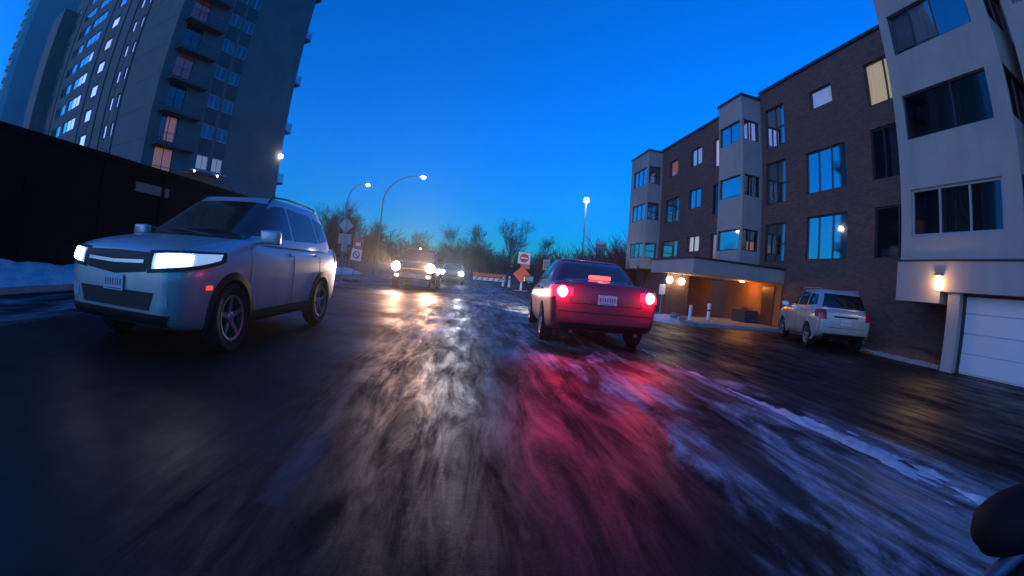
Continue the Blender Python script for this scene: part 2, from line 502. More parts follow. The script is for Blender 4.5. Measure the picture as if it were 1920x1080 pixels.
# ------------------------------------------------------------------ ground
def sheet(name, x0, x1, y0, y1, z, m, nx=1, ny=1):
    b = MB()
    for i in range(nx):
        for j in range(ny):
            xa, xb = x0 + (x1 - x0) * i / nx, x0 + (x1 - x0) * (i + 1) / nx
            ya, yb = y0 + (y1 - y0) * j / ny, y0 + (y1 - y0) * (j + 1) / ny
            b.add([(xa, ya, z), (xb, ya, z), (xb, yb, z), (xa, yb, z)], [(0, 1, 2, 3)])
    return tag(b.build(name, m), kind='structure')
sheet('ground', -700, 700, -300, 900, -0.012, M['ground'])
sheet('road', -9.2, 3.2, -30, 46, 0.0, M['road'])
sheet('cross_street', -60, 60, 46.0, 56, 0.0, M['road'])
sheet('parking_lot', 3.2, 13.0, -30, 13.2, 0.0, M['lot'])
sheet('side_lot', 3.2, 7.4, 13.2, 30, -0.004, M['lot'])
for i, (x, y0, y1) in enumerate([(-0.86, 1.72, 2.75), (-0.9, -0.6, 0.85), (-0.95, 6.2, 8.8)]):
    b = MB()
    b.add([(x - 0.09, y0, 0.004), (x + 0.09, y0, 0.004), (x + 0.08, y1, 0.004), (x - 0.08, y1, 0.004)], [(0, 1, 2, 3)])
    tag(b.build('lane_marking', M['road_paint']), kind='structure')

def field(name, x0, x1, y0, y1, nx, ny, hf, m, kind='stuff'):
    vs_, fs = [], []
    for j in range(ny + 1):
        for i in range(nx + 1):
            x = x0 + (x1 - x0) * i / nx; y = y0 + (y1 - y0) * j / ny
            vs_.append((x, y, hf(x, y)))
    for j in range(ny):
        for i in range(nx):
            a = j * (nx + 1) + i
            fs.append((a, a + 1, a + nx + 2, a + nx + 1))
    b = MB(); b.add(vs_, fs)
    return tag(b.build(name, m, None, True), kind=kind)
from mathutils import noise as mnoise
def nz(x, y, s=1.0, o=0.0):
    return mnoise.fractal(Vector((x * s + o, y * s, o * 1.7)), 0.8, 2.0, 5)
# ploughed snow bank at the foot of the dark building
def bank(x, y):
    t_ = (x + 12.2) / 2.7
    prof = max(0.0, sin(pi * min(1, max(0, (1.02 - t_)) ** 0.8 * 0.55)))
    return prof * (0.56 + 0.12 * nz(x, y, 0.5, 3)) + 0.05 * nz(x, y, 2.2, 1) - 0.06
field('snow_bank', -12.0, -9.45, -4, 40, 40, 260, bank, M['snow'], 'structure')
# thin snow ridge lying in the gutter line between the road and the lot
def ridge(x, y):
    c = 3.2 + 0.05 * nz(0, y, 0.8, 9)
    wd = 0.03 + 0.26 * max(0, 1 - abs(y - 1.6) / 1.9) + 0.07 * nz(3, y, 1.3, 2)
    d = abs(x - c) / max(wd, 0.03)
    return 0.035 * (1 - d) + 0.045 * nz(x * 3.0, y * 0.7, 2.4, 5) - 0.018
field('gutter_snow', 2.6, 3.8, -2.0, 7.5, 60, 300, ridge, M['snow'])
def pile(cx, cy, rx, ry, h, o):
    def f(x, y):
        d = math.hypot((x - cx) / rx, (y - cy) / ry)
        return h * max(-0.3, 1 - d * d) + 0.25 * h * nz(x, y, 3.0, o) - 0.02
    return f
field('snow_pile', 6.2, 8.2, 13.3, 16.6, 30, 40, pile(7.15, 15.0, 0.7, 1.2, 0.22, 4), M['snow'])
None and field('snow_pile', 3.4, 5.4, 6.6, 8.6, 30, 30, pile(4.3, 7.5, 0.6, 0.5, 0.05, 8), M['snow'])
# verge kerb between the lane and the bank
b = MB(); b.box(-9.35, -9.2, -30, 44, -0.05, 0.12)
tag(b.build('kerb', M['kerb']), kind='structure')
b = MB()
for y0 in range(13, 30, 3):
    b.box(7.4, 7.55, y0 + 0.2 if y0 == 13 else y0 + 0.004, y0 + 3, -0.05, 0.12)
tag(b.build('kerb', M['kerb']), kind='structure')

# ------------------------------------------------------------------ buildings: faces, walls with openings, windows
class Face:
    """a vertical wall plane: u runs along azimuth az from (x, y); the outside lies to the left of u"""
    def __init__(s, x, y, az):
        s.o = Vector((x, y, 0)); s.az = az
        a = R(az)
        s.u = Vector((sin(a), cos(a), 0)); s.n = Vector((-cos(a), sin(a), 0))
        s.rz = pi / 2 - a
    def p(s, u, z, d=0.0):
        v = s.o + s.u * u + s.n * d
        return (v.x, v.y, z)
    def mat4(s):
        return Matrix.Translation(s.o) @ Matrix.Rotation(s.rz, 4, 'Z')

def wall(F, u0, u1, z0, z1, holes, depth=0.14, mb=None, mi=0):
    mb = mb or MB()
    us = sorted({u0, u1, *[min(max(h[i], u0), u1) for h in holes for i in (0, 1)]})
    zs = sorted({z0, z1, *[min(max(h[i], z0), z1) for h in holes for i in (2, 3)]})
    for a, b_ in zip(us, us[1:]):
        for c, d in zip(zs, zs[1:]):
            um, zm = (a + b_) / 2, (c + d) / 2
            if any(h[0] < um < h[1] and h[2] < zm < h[3] for h in holes): continue
            mb.add([F.p(a, c), F.p(b_, c), F.p(b_, d), F.p(a, d)], [(3, 2, 1, 0)], mi)
    for a, b_, c, d in holes:
        o_ = [F.p(a, c), F.p(b_, c), F.p(b_, d), F.p(a, d)]
        i_ = [F.p(a, c, -depth), F.p(b_, c, -depth), F.p(b_, d, -depth), F.p(a, d, -depth)]
        mb.add(o_ + i_, [(0, 1, 5, 4), (1, 2, 6, 5), (2, 3, 7, 6), (3, 0, 4, 7)], mi)
    return mb

def fbox(mb, F, u0, u1, z0, z1, d0, d1, mi=0):
    return mb.box(u0, u1, d0, d1, z0, z1, mi, F.mat4())

_wc = {}
def window(F, parent, u0, u1, z0, z1, mull=(), frame='window_frame_dark', pane='glass', back=None, trans=(), inset=0.09, fw=0.05, sill=False, open_part=None):
    """one window: frame with mullions, its panes, and the curtain or blind behind them"""
    w_, h_ = round(u1 - u0, 3), round(z1 - z0, 3)
    key = (w_, h_, tuple(mull), frame, pane, back, tuple(trans), fw, sill)
    if key not in _wc:
        fb = MB()
        fb.box(0, w_, -0.04, 0.03, 0, fw); fb.box(0, w_, -0.04, 0.03, h_ - fw, h_)
        fb.box(0, fw, -0.04, 0.03, fw, h_ - fw); fb.box(w_ - fw, w_, -0.04, 0.03, fw, h_ - fw)
        for m_ in mull:
            fb.box(m_ * w_ - fw / 2, m_ * w_ + fw / 2, -0.035, 0.026, fw, h_ - fw)
        for (a, c, zf) in trans:
            fb.box(a * w_ + fw / 2, c * w_ - fw / 2, -0.03, 0.022, zf * h_ - fw / 2, zf * h_ + fw / 2)
        if sill:
            fb.box(-0.05, w_ + 0.05, 0.031, inset + 0.05, -0.05, -0.004)
        gb = MB()
        edges = [0] + list(mull) + [1]
        for i, (a, c) in enumerate(zip(edges, edges[1:])):
            gb.box(a * w_ + 0.01, c * w_ - 0.01, -0.012, -0.004, 0.01, h_ - 0.01, 0)
        cb = None
        if back:
            cb = MB()
            full = back[1] if isinstance(back, tuple) else (0, 1, 0, 1)
            n = max(4, int(w_ * (full[1] - full[0]) / 0.09)) * 2
            vs_, fs = [], []
            for i in range(n + 1):
                uu = w_ * (full[0] + (full[1] - full[0]) * i / n)
                dd = -0.10 + 0.02 * (1 if i % 2 else -1) * (0.6 + 0.4 * sin(i * 1.7))
                vs_ += [(uu, dd, h_ * full[2]), (uu, dd, h_ * full[3])]
            for i in range(n):
                fs.append((2 * i, 2 * i + 2, 2 * i + 3, 2 * i + 1))
            cb.add(vs_, fs)
            cb = cb.mesh('curtain', M[back[0] if isinstance(back, tuple) else back])
        _wc[key] = (fb.mesh('window', M[frame]), gb.mesh('pane', M[pane]), cb)
    fm, gm, cm = _wc[key]
    o = put('window', fm, parent)
    loc = Vector(F.p(u0, z0, -inset))
    o.matrix_basis = Matrix.Translation(loc) @ Matrix.Rotation(F.rz, 4, 'Z')
    put('pane', gm, o)
    if cm: put('curtain', cm, o)
    return o

# ================================================================== right apartment house (brick with stucco bays)
apt = empty('apartment_house', (0, 0, 0), 0, 'dark brown brick apartment house with pale stucco bays along the right side of the street', 'building')
XB = 11.6
FB = Face(XB, 0, 0)                     # street front, u = world Y
RF = 10.0                               # roof line
ST = [(2.66, 4.20), (5.04, 6.66), (7.42, 9.02)]   # window zones of three storeys
wins = []
def W(u0, u1, z0, z1, **kw): wins.append((u0, u1, z0, z1, kw))
# column C (next to the near bay)
W(7.45, 9.2, 2.66, 4.22, mull=(0.45,), pane='glass_dim', back=('curtain_grey', (0.1, 0.9, 0.0, 0.2)))
W(7.45, 9.25, 5.06, 6.72, mull=(0.35, 0.7), pane='glass_dim', back=('curtain_grey', (0.08, 0.62, 0, 1)))
W(7.45, 9.2, 7.5, 9.02, mull=(0.5,), pane='glass_dim', back='lit_curtain')
# column B
W(10.42, 12.55, 2.66, 4.22, mull=(0.36, 0.70), pane='glass_mirror', back='curtain_pale', frame='window_frame_dark')
W(10.45, 12.58, 5.05, 6.62, mull=(0.36, 0.68), pane='glass_mirror', back='curtain_pale')
W(10.9, 12.15, 8.24, 8.98, pane='glass', back='lit_blind')
# column A (L shaped lights: tall fixed pane and a split casement)
for k, bk in ((0, ('curtain_pale', (0, 0.25, 0, 1))), (1, 'curtain_grey'), (2, 'curtain_pale')):
    z0, z1 = (2.62, 4.16) if k == 0 else ((4.95, 6.72) if k == 1 else (7.36, 9.12))
    W(13.82, 15.14, z0, z1, mull=(0.47,), trans=((0.0, 0.47, 0.46),), pane='glass' if k == 0 else 'glass_mirror' if k == 2 else 'glass', back=bk)
# narrow windows between the far bays
W(20.92, 22.25, 8.05, 9.06, mull=(0.5,), pane='glass', back='lit_blind')
W(20.95, 22.35, 5.64, 6.72, mull=(0.5,), pane='glass_mirror', back='curtain_grey')
W(20.9, 22.3, 3.26, 4.14, mull=(0.5,), pane='glass', back='lit_curtain')
W(23.9, 25.1, 8.04, 9.0, pane='glass', back='lit_warm')
W(23.6, 25.5, 5.15, 6.62, mull=(0.5,), trans=((0.0, 0.5, 0.5),), pane='glass', back=('curtain_pale', (0.0, 0.9, 0, 0.5)))
W(23.5, 25.75, 3.06, 4.05, pane='glass_mirror', back='curtain_pale')
# slot window tucked behind the middle bay
W(18.95, 19.7, 7.5, 9.0, pane='glass', back='lit_curtain')
W(18.95, 19.7, 5.05, 6.6, pane='glass_dim')
W(18.95, 19.7, 2.7, 4.1, pane='glass', back='lit_warm')
holes = [(a, b_, c, d) for a, b_, c, d, _ in wins]
FBu = -3.0
wb = wall(FB, FBu, 29.6, 0.0, RF, holes, 0.12)
FN = Face(XB, 29.6, 90)
wall(FN, 0, 12, 0, RF, [], 0.12, wb)   # north end
wb.build('brick_wall', M['brick'], apt)
b = MB(); b.box(XB + 0.6, XB + 12, FBu, 29.0, 0.05, RF - 0.2)
b.build('interior', M['room_dark'], apt)
for a, b_, c, d, kw in wins:
    window(FB, apt, a, b_, c, d, **kw)
b = MB()
fbox(b, FB, 7.0, 15.44, RF, RF + 0.12, -0.3, 0.08); fbox(b, FB, 17.40, 26.2, RF, RF + 0.12, -0.3, 0.08)
b.build('roof_coping', M['dark_trim'], apt)
b = MB(); b.box(XB + 0.3, XB + 12, FBu, 29.3, RF - 0.05, RF + 0.06)
b.build('roof', M['roofing'], apt)

def bay(x0, y0, y1, z0, z1, storeys, near_glass, style):
    """a stucco bay standing out from the brick: solid bands with a corner window at each storey"""
    F1 = Face(x0, 0, 0)
    F2 = Face(XB, y0, 270)              # near side, facing the camera; u runs towards the street
    dp = XB - x0
    h1 = [(s_[2], s_[3], s_[0], s_[1]) for s_ in storeys]
    h2 = [(s_[4], s_[5], s_[0], s_[1]) for s_ in storeys if s_[4] is not None]
    mb = wall(F1, y0, y1, z0, z1, h1, 0.12)
    wall(F2, 0, dp, z0, z1, h2, 0.12, mb)
    F3 = Face(x0, y1, 90)
    wall(F3, 0, dp, z0, z1, [], 0.1, mb)
    mb.add([(x0, y0, z0), (XB, y0, z0), (XB, y1, z0), (x0, y1, z0)], [(0, 1, 2, 3)])
    o = mb.build('stucco_bay', M['stucco'], apt)
    cb = MB(); cb.box(x0 - 0.05, XB, y0 - 0.05, y1 + 0.05, z1, z1 + 0.12)
    cb.build('bay_coping', M['dark_trim'], o)
    ib = MB()
    ib.box(x0 + 0.55, XB - 0.02, y0 + 0.5, y1 - 0.4, z0 + 0.05, z1 - 0.05)
    ib.build('bay_interior', M['room_dark'], o)
    return F1, F2
# middle bay
S2 = [(z, z + hh, 15.62, 17.36, 0.12, 0.94) for z, hh in ((3.02, 0.88), (5.3, 0.90), (7.72, 0.92))]
F1, F2 = bay(10.57, 15.44, 17.42, 2.45, 9.72, S2, None, 0)
for (z0, z1, a, b_, c, d), bk, bk2 in zip(S2, ('curtain_pale', ('curtain_pale', (0.45, 0.8, 0, 1)), 'curtain_pale'), (('lit_warm', (0.1, 0.6, 0, 0.45)), ('curtain_grey', (0, 0.5, 0, 0.6)), 'curtain_grey')):
    window(F1, apt, a, b_, z0, z1, mull=(0.5,) if z0 > 7 else (), pane='glass_mirror', back=bk)
    window(F2, apt, c, d, z0, z1, mull=(0.5,), pane='glass_dim' if z0 < 7 else 'glass', back=bk2)
# far bay
S3 = [(z, z + hh, 26.5, 28.9, 0.12, 0.92) for z, hh in ((3.0, 0.95), (5.42, 1.1), (7.76, 1.15))]
F1, F2 = bay(10.62, 26.2, 29.4, 2.3, 9.9, S3, None, 0)
for (z0, z1, a, b_, c, d) in S3:
    window(F1, apt, a, b_, z0, z1, mull=(0.34, 0.67), pane='glass_mirror', back='curtain_pale')
    window(F2, apt, c, d, z0, z1, trans=((0, 1, 0.45),), pane='glass', back='curtain_grey')
# near bay above the garage
S1 = [(2.95, 4.08, 3.92, 6.6, 0.12, 1.62), (5.33, 6.52, 3.92, 6.6, 0.12, 1.62), (7.69, 8.93, 3.92, 6.6, 0.12, 1.62)]
F1, F2 = bay(9.9, 3.42, 6.92, 2.37, 10.1, S1, None, 0)
window(F1, apt, 3.92, 6.6, 2.95, 4.08, mull=(0.345, 0.675), frame='window_frame_grey', pane='glass_dim', fw=0.06)
window(F1, apt, 3.92, 6.6, 5.33, 6.52, pane='glass_dim', mull=(0.42,), fw=0.04)
window(F1, apt, 3.92, 6.6, 7.69, 8.93, pane='glass', mull=(0.42, 0.71), fw=0.05, back=('curtain_pale', (0.42, 1.0, 0.16, 1.0)))
for k, s_ in enumerate(S1):
    window(F2, apt, 0.12, 1.62, s_[0], s_[1], pane='glass' if k else 'glass_dim', mull=(0.5,))
# next bay, at the right edge of the view: open loggias
mb = MB()
FL = Face(10.25, 0, 0)
lh = [(-1.5, 2.75, z, z + 1.5) for z in (3.1, 5.5, 7.9)]
wall(FL, -3.0, 3.05, 2.37, 10.1, lh, 0.9, mb)
wall(Face(XB, -3.0, 270), 0, XB - 10.25, 2.37, 10.1, [], 0.1, mb)
wall(Face(10.25, 3.05, 90), 0, XB - 10.25, 2.37, 10.1, [], 0.1, mb)
o = mb.build('loggia_bay', M['stucco'], apt)
for z in (3.1, 5.5, 7.9):
    r_ = MB(); fbox(r_, FL, -1.5, 2.75, z + 0.32, z + 0.38, -0.12, -0.06)
    for k in range(30):
        u = -1.4 + k * 0.14
        fbox(r_, FL, u, u + 0.02, z + 0.002, z + 0.32, -0.1, -0.08)
    r_.build('railing', M['window_frame_grey'], o)
# fascia over the garage with its dropped left end
b = MB()
b.box(9.85, XB - 0.002, -3.0, 5.62, 1.70, 2.36)
b.box(9.85, XB - 0.002, 5.622, 6.98, 1.44, 2.36)
b.build('garage_fascia', M['stucco_fascia'], apt)
b = MB(); b.box(9.82, XB - 0.01, -3.0, 7.0, 2.36, 2.40)
b.build('fascia_flashing', M['dark_trim'], apt)
b = MB(); b.box(9.92, 11.58, 5.08, 5.42, 0, 1.44); b.box(9.92, 11.58, 5.08, 5.42, 1.442, 1.698)
b.build('garage_pier', M['stucco'], apt)
gd = MB(); gd.box(10.2, 10.3, -0.2, 5.08, 0, 1.70)
gdo = gd.build('garage_door', M['white_door'], apt)
pm = MB()
pm.rbox(-0.02, 0.02, 0.01, 2.55, 0.012, 0.412, 0.008)
pmesh = pm.mesh('panel', M['white_door'])
for k in range(4):
    for j in range(2):
        put('panel', pmesh, gdo, (10.19, 2.53 - 2.57 * j - (0.0), 0.02 + 0.418 * k))
b = MB(); b.box(10.12, 10.2, 5.0, 5.078, 0, 1.70); b.box(10.12, 10.2, -0.2, 4.998, 1.64, 1.698)
b.build('door_frame', M['metal_dark'], apt)
# entrance canopy
b = MB(); b.box(7.47, XB - 0.002, 13.7, 17.45, 1.78, 2.28)
cano = b.build('entrance_canopy', M['stucco_fascia'], apt)
b = MB(); b.box(7.44, XB - 0.004, 13.67, 17.48, 2.282, 2.35)
b.build('canopy_flashing', M['dark_trim'], cano)
b = MB(); b.box(7.62, 8.62, 16.1, 16.6, 0, 1.778)
b.build('brick_pier', M['brick'], apt)
b = MB(); b.box(8.622, 10.2, 16.9, 17.2, 0, 1.778)
b.build('entry_side_wall', M['brick'], apt)
M['ochre'] = speckled('ochre_render', (0.28, 0.12, 0.05), (0.36, 0.16, 0.065), 1.2, 0.85, 0.2, 30)
b = MB(); b.box(XB - 0.05, XB - 0.004, 13.74, 19.6, 0.13, 1.775)
ent = b.build('entry_wall', M['ochre'], apt)
b = MB()
b.box(XB - 0.09, XB - 0.052, 14.15, 14.95, 0.13, 1.62); 
b.build('entry_door', mat('entry_door_brown', (0.1, 0.045, 0.025), 0.4), apt)
b = MB(); b.rbox(7.6, XB - 0.01, 13.15, 17.6, -0.02, 0.12, 0.02)
tag(b.build('entrance_walk', M['walk']), kind='structure')

# lamps of the apartment house
def lamp_light(name, loc, energy, col, radius=0.08, parent=None):
    l = bpy.data.lights.new(name, 'POINT'); l.energy = energy; l.color = col; l.shadow_soft_size = radius
    o = bpy.data.objects.new(name, l); link(o, parent); o.location = loc
    return o
wl = empty('wall_lamp', (9.85, 5.66, 1.72), 0, 'glowing half round wall lamp on the fascia beside the garage door', 'lamp')
b = MB()
prof = []
b.lathe([(0.03, 0.0), (0.1, 0.02), (0.12, 0.1), (0.12, 0.24), (0.10, 0.30), (0.02, 0.31)], 20)
b.build('shade', M['lamp_warm'], wl, True)
b = MB(); b.box(-0.02, -0.001, -0.09, 0.09, 0.0, 0.34); b.rbox(-0.13, 0.0, -0.11, 0.11, 0.32, 0.37, 0.01)
b.build('bracket', M['metal_dark'], wl)
lamp_light('wall_lamp_light', (-0.22, 0, 0.17), 13.0, (1.0, 0.55, 0.2), 0.09, wl)
for i, (x, y, z, lab) in enumerate([(7.66, 15.95, 1.52, 'left one of two round lamps glowing under the entrance canopy'), (8.2, 15.95, 1.50, 'right one of two round lamps glowing under the entrance canopy')]):
    e = empty('entrance_lamp', (x, y, z), 0, lab, 'lamp', 'round lamps under the entrance canopy')
    b = MB(); b.ball((0, 0, 0), 0.13); b.build('globe', M['lamp_entry'], e, True)
    b = MB(); b.tube([(0, 0, 0.125), (0, 0, 0.27)], 0.02, 8); b.lathe([(0.07, 0.262), (0.07, 0.278)], 16); b.build('stem', M['metal_dark'], e)
    lamp_light('entrance_lamp_light', (0.0, -0.25, -0.05), 2.2, (1.0, 0.62, 0.3), 0.1, e)
e = empty('ceiling_lamp', (10.9, 15.6, 1.765), 0, 'small glowing lamp set in the underside of the entrance canopy', 'lamp')
b = MB(); b.lathe([(0.09, 0.0), (0.08, -0.03), (0.001, -0.035)], 20); b.build('diffuser', M['lamp_entry'], e, True)
lamp_light('ceiling_lamp_light', (0, 0, -0.1), 38.0, (1.0, 0.33, 0.06), 0.08, e)

# things at the entrance
def bollard(x, y, z, h, lab, band):
    e = empty('bollard', (x, y, z), 0, lab, 'bollard', 'white bollards at the entrance')
    b = MB(); b.lathe([(0.065, 0), (0.065, h - 0.05), (0.045, h - 0.015), (0.001, h)], 18); b.build('post', M['sign_white'], e, True, sharp=40)
    b = MB(); b.lathe([(0.09, 0.0), (0.09, 0.02), (0.066, 0.022)], 18); b.build('foot_plate', M['galv'], e)
    if band:
        b = MB(); b.lathe([(0.069, h - 0.20), (0.069, h - 0.14)], 18); b.build('dark_band', M['sign_black'], e)
        b = MB(); b.ball((0, 0, h + 0.02), 0.085); b.build('cap', M['sign_white'], e, True)
bollard(7.72, 14.1, 0.12, 0.56, 'plain white bollard at the corner of the lit entrance walk', False)
bollard(9.0, 14.95, 0.12, 0.55, 'white bollard with dark band and round cap in front of the ochre wall', True)
e = empty('planter_box', (11.15, 15.55, 0.12), 0, 'dark square planter box standing against the ochre entrance wall', 'planter')
b = MB()
for q in range(4):
    b.rbox(-0.33, 0.33, -0.5, 0.5, 0.005 + 0.125 * q, 0.125 * (q + 1), 0.012)
b.build('box', M['spandrel'], e)
b = MB()
for q in range(60):
    a = random.uniform(0, 6.28); r_ = random.uniform(0.02, 0.28)
    x0, y0 = cos(a) * r_, sin(a) * r_ * 1.4
    b.tube([(x0, y0, 0.49), (x0 + random.uniform(-.08, .08), y0 + random.uniform(-.08, .08), 0.55 + random.uniform(0.0, .12))], [0.006, 0.002], 4)
b.build('dry_stems', M['twig'], e)
e = empty('entrance_sign', (7.40, 16.0, 0.0), 0, 'small pale sign plate on a post left of the brick entrance pier', 'sign')
b = MB(); b.rbox(-0.13, 0.13, -0.012, 0.012, 0.92, 1.32, 0.01); b.build('plate', M['sign_white'], e)
b = MB(); b.tube([(0, 0.03, 0), (0, 0.03, 1.3)], 0.02, 8); b.build('post', M['galv'], e)
for (x, y, s_, lab) in ((7.3, 14.55, 1.0, 'larger pale rounded boulder by the snow at the entrance corner'), (7.62, 14.45, 0.8, 'smaller pale rounded boulder beside the plain white bollard')):
    b = MB(); b.ball((0, 0, 0.1), 0.15 * s_, 0, 8, 0.7)
    for i, v in enumerate(b.v):
        k = 1 + 0.25 * nz(v[0] * 5, v[1] * 5, 1.0, v[2] * 5 + x)
        b.v[i] = (v[0] * k, v[1] * k * 1.2, v[2] * k)
    o = b.build('boulder', M['kerb'], None, True, (x, y, 0.06 if s_ < 1 else 0.12)); tag(o, lab, 'boulder', 'boulders at the entrance corner')
# earth bed by the brick wall
def bed(x, y):
    return 0.30 * max(0, min(1, (11.55 - 9.95) and 1 - ((y - 7.0) / 1.7) ** 2)) * min(1, max(0, (x - 10.15) / 0.6)) + 0.03 * nz(x, y, 3, 2) - 0.015
field('earth_bed', 10.15, 11.58, 5.5, 8.6, 30, 50, bed, M['soil'], 'structure')
b = MB()
for k in range(12):
    y = 5.55 + k * 0.25
    b.rbox(10.08 + 0.35 * ((k / 11) ** 2), 10.2 + 0.35 * ((k / 11) ** 2), y, y + 0.24, -0.02, 0.09 + 0.01 * (k % 3), 0.012)
tag(b.build('bed_edging', M['kerb']), kind='structure')

# ================================================================== left concrete tower
tow = empty('apartment_tower', (-24.78, 26.11, 0), 0, 'tall grey concrete apartment tower with stacked balconies behind the black building', 'building')
tow.location = (0, 0, 0)
LF = Face(-24.78, 26.11, -70.5)
RFc = Face(-24.78, 26.11, 204.3)
HT, SY = 46.0, 2.57
rows = [7.45 + SY * k for k in range(12)]
lw, rw = [], []
for k, z in enumerate(rows):
    for (a, b_) in ((7.2, 7.95), (8.85, 9.6), (14.5, 16.5), (19.7, 24.3), (25.2, 29.4), (33.1, 34.3)):
        lw.append((a, b_, z, z + (1.28 if a in (19.7, 25.2) else 1.2), k))
    for (a, b_) in ((-6.25, -5.05), (-7.75, -6.65)):
        rw.append((a, b_, z, z + 1.15, k))
    rw.append((-2.75, -1.0, z - 1.05, z + 1.0, k))
mb = wall(LF, 0, 36, 0, HT, [h[:4] for h in lw], 0.15)
wall(RFc, -14.35, 0, 0, HT, [h[:4] for h in rw], 0.15, mb)
pe = Vector(RFc.p(-14.35, 0))
wall(Face(pe.x, pe.y, 109.5 - 0), -34, 0, 0, HT, [], 0.1, mb) if False else None
mb.build('concrete_wall', M['concrete'], tow)
# body behind the walls
q = [LF.p(0.3, 0, -0.6), LF.p(35.7, 0, -0.6)]
u2 = Vector((sin(R(24.3)), cos(R(24.3)), 0)) * 13.9
c0 = Vector(LF.p(0.35, 0, -0.6)); c1 = Vector(LF.p(35.9, 0, -0.6))
c2 = c1 + u2; c3 = c0 + u2
b = MB()
vs_ = [c0, c1, c2, c3]
off = Vector((-0.3, 0.05, 0))
vs_ = [v + (off if i in (0, 3) else Vector((0, 0, 0))) for i, v in enumerate(vs_)]
b.add([(v.x, v.y, 0.1) for v in vs_] + [(v.x, v.y, HT - 0.1) for v in vs_], [(0, 1, 2, 3), (7, 6, 5, 4), (0, 4, 5, 1), (1, 5, 6, 2), (2, 6, 7, 3), (3, 7, 4, 0)])
b.build('interior', M['room_dark'], tow)
rf = MB(); rv = [Vector(LF.p(0, 0)), Vector(LF.p(36, 0)), Vector(LF.p(36, 0)) + u2, Vector(RFc.p(-14.35, 0))]
rf.add([(v.x, v.y, HT) for v in rv] + [(v.x, v.y, HT + 0.4) for v in rv], [(0, 1, 2, 3), (7, 6, 5, 4), (0, 4, 5, 1), (1, 5, 6, 2), (2, 6, 7, 3), (3, 7, 4, 0)])
rf.build('roof', M['roofing'], tow)
for (a, b_, z0, z1, k) in lw:
    big = a in (19.7, 25.2)
    lit = (a == 14.5 and k == 5)
    warm = (a == 33.1 and k == 3)
    window(LF, tow, a, b_, z0, z1, mull=(0.33, 0.66) if big else (), frame='window_frame_grey', pane='glass' if lit or warm else 'glass_mirror',
           back='lit_blind' if lit else 'lit_warm' if warm else None, inset=0.1)
for (a, b_, z0, z1, k) in rw:
    if a == -2.75:
        bk = {0: 'lit_warm', 1: ('lit_warm', (0.1, 0.62, 0.0, 0.95)), 3: 'lit_dim', 5: 'lit_dim'}.get(k, None)
        window(RFc, tow, a, b_, z0, z1, mull=(0.5,), frame='window_frame_dark', pane='glass_dim', back=bk, inset=0.1)
    else:
        window(RFc, tow, a, b_, z0, z1, mull=(0.5,), frame='window_frame_white', pane='glass_dim', back='lit_blind' if k == 0 else 'curtain_grey' if (k * 7 + int(a)) % 3 else None, inset=0.08)
spm = {}
def spandrel(F, a, b_, z0, z1):
    key = (round(b_ - a, 2), round(z1 - z0, 2))
    if key not in spm:
        s_ = MB(); s_.rbox(0, b_ - a, 0.0, 0.03, 0, z1 - z0, 0.008); spm[key] = s_.mesh('spandrel_panel', M['spandrel'])
    o = put('spandrel_panel', spm[key], tow)
    o.matrix_basis = Matrix.Translation(F.p(a, z0, 0.002)) @ Matrix.Rotation(F.rz, 4, 'Z')
for k, z in enumerate(rows[:-1]):
    for (a, b_) in ((7.2, 7.95), (8.85, 9.6), (14.5, 16.5)):
        spandrel(LF, a, b_, z + 1.24, z + SY - 0.04)
    for (a, b_) in ((-6.25, -5.05), (-7.75, -6.65)):
        spandrel(RFc, a, b_, z + 1.2, z + SY - 0.04)
# vertical ribs and panel joints on the long face
for a, wd in ((6.75, 0.3), (10.1, 0.5), (12.6, 0.9), (17.6, 0.7), (30.6, 0.5)):
    b = MB(); fbox(b, LF, a, a + wd, 0, HT, 0.002, 0.12); b.build('pilaster', M['concrete'], tow)
for k in range(17):
    b = MB(); z = 1.2 + SY * k
    fbox(b, LF, 0.02, 6.74, z, z + 0.035, 0.002, 0.012); b.build('panel_joint', M['concrete_dark'], tow)
# balconies on the corner of the shaded face
bm_ = MB(); bm_.box(0, 3.75, 0.0, 0.85, 0, 0.16)
slab_me = bm_.mesh('balcony', M['concrete_dark'])
rl = MB(); rl.box(0, 3.75, .80, .83, 0.95, 0.99)
for k in range(26): rl.box(0.02 + k * 0.148, 0.035 + k * 0.148, .81, .825, 0.162, 0.95)
for k in range(5): rl.box(3.72, 3.735, 0.05 + k * 0.148, 0.065 + k * 0.148, 0.162, 0.95); rl.box(0.015, 0.03, 0.05 + k * 0.148, 0.065 + k * 0.148, 0.162, 0.95)
rail_me = rl.mesh('railing', M['metal_dark'])
for k in range(13):
    z = 8.62 - SY + SY * k
    o = put('balcony', slab_me, tow)
    o.matrix_basis = Matrix.Translation(RFc.p(-4.35, z - 0.16, 0.004)) @ Matrix.Rotation(RFc.rz, 4, 'Z')
    put('railing', rail_me, o)
# balconies on the far side, seen past the edge
ob = MB(); ob.box(0, 1.0, 0.3, 3.4, 0, 0.16)
far_me = ob.mesh('balcony', M['concrete_dark'])
ob = MB(); ob.box(.97, .99, .3, 3.4, 0.162, 1.05); ob.box(0.02, .96, .31, .33, 0.162, 1.05)
scr_me = ob.mesh('balcony_screen', glass('balcony_glass', (0.7, 0.85, 1.0), 0.12, 0.75))
for k, z in enumerate((2.9, 8.0, 13.05, 18.1, 23.2, 28.3, 33.4)):
    o = put('balcony', far_me, tow)
    o.matrix_basis = Matrix.Translation(RFc.p(-14.36, z - 0.16, 0.0)) @ Matrix.Rotation(RFc.rz + pi, 4, 'Z')
    put('balcony_screen', scr_me, o)
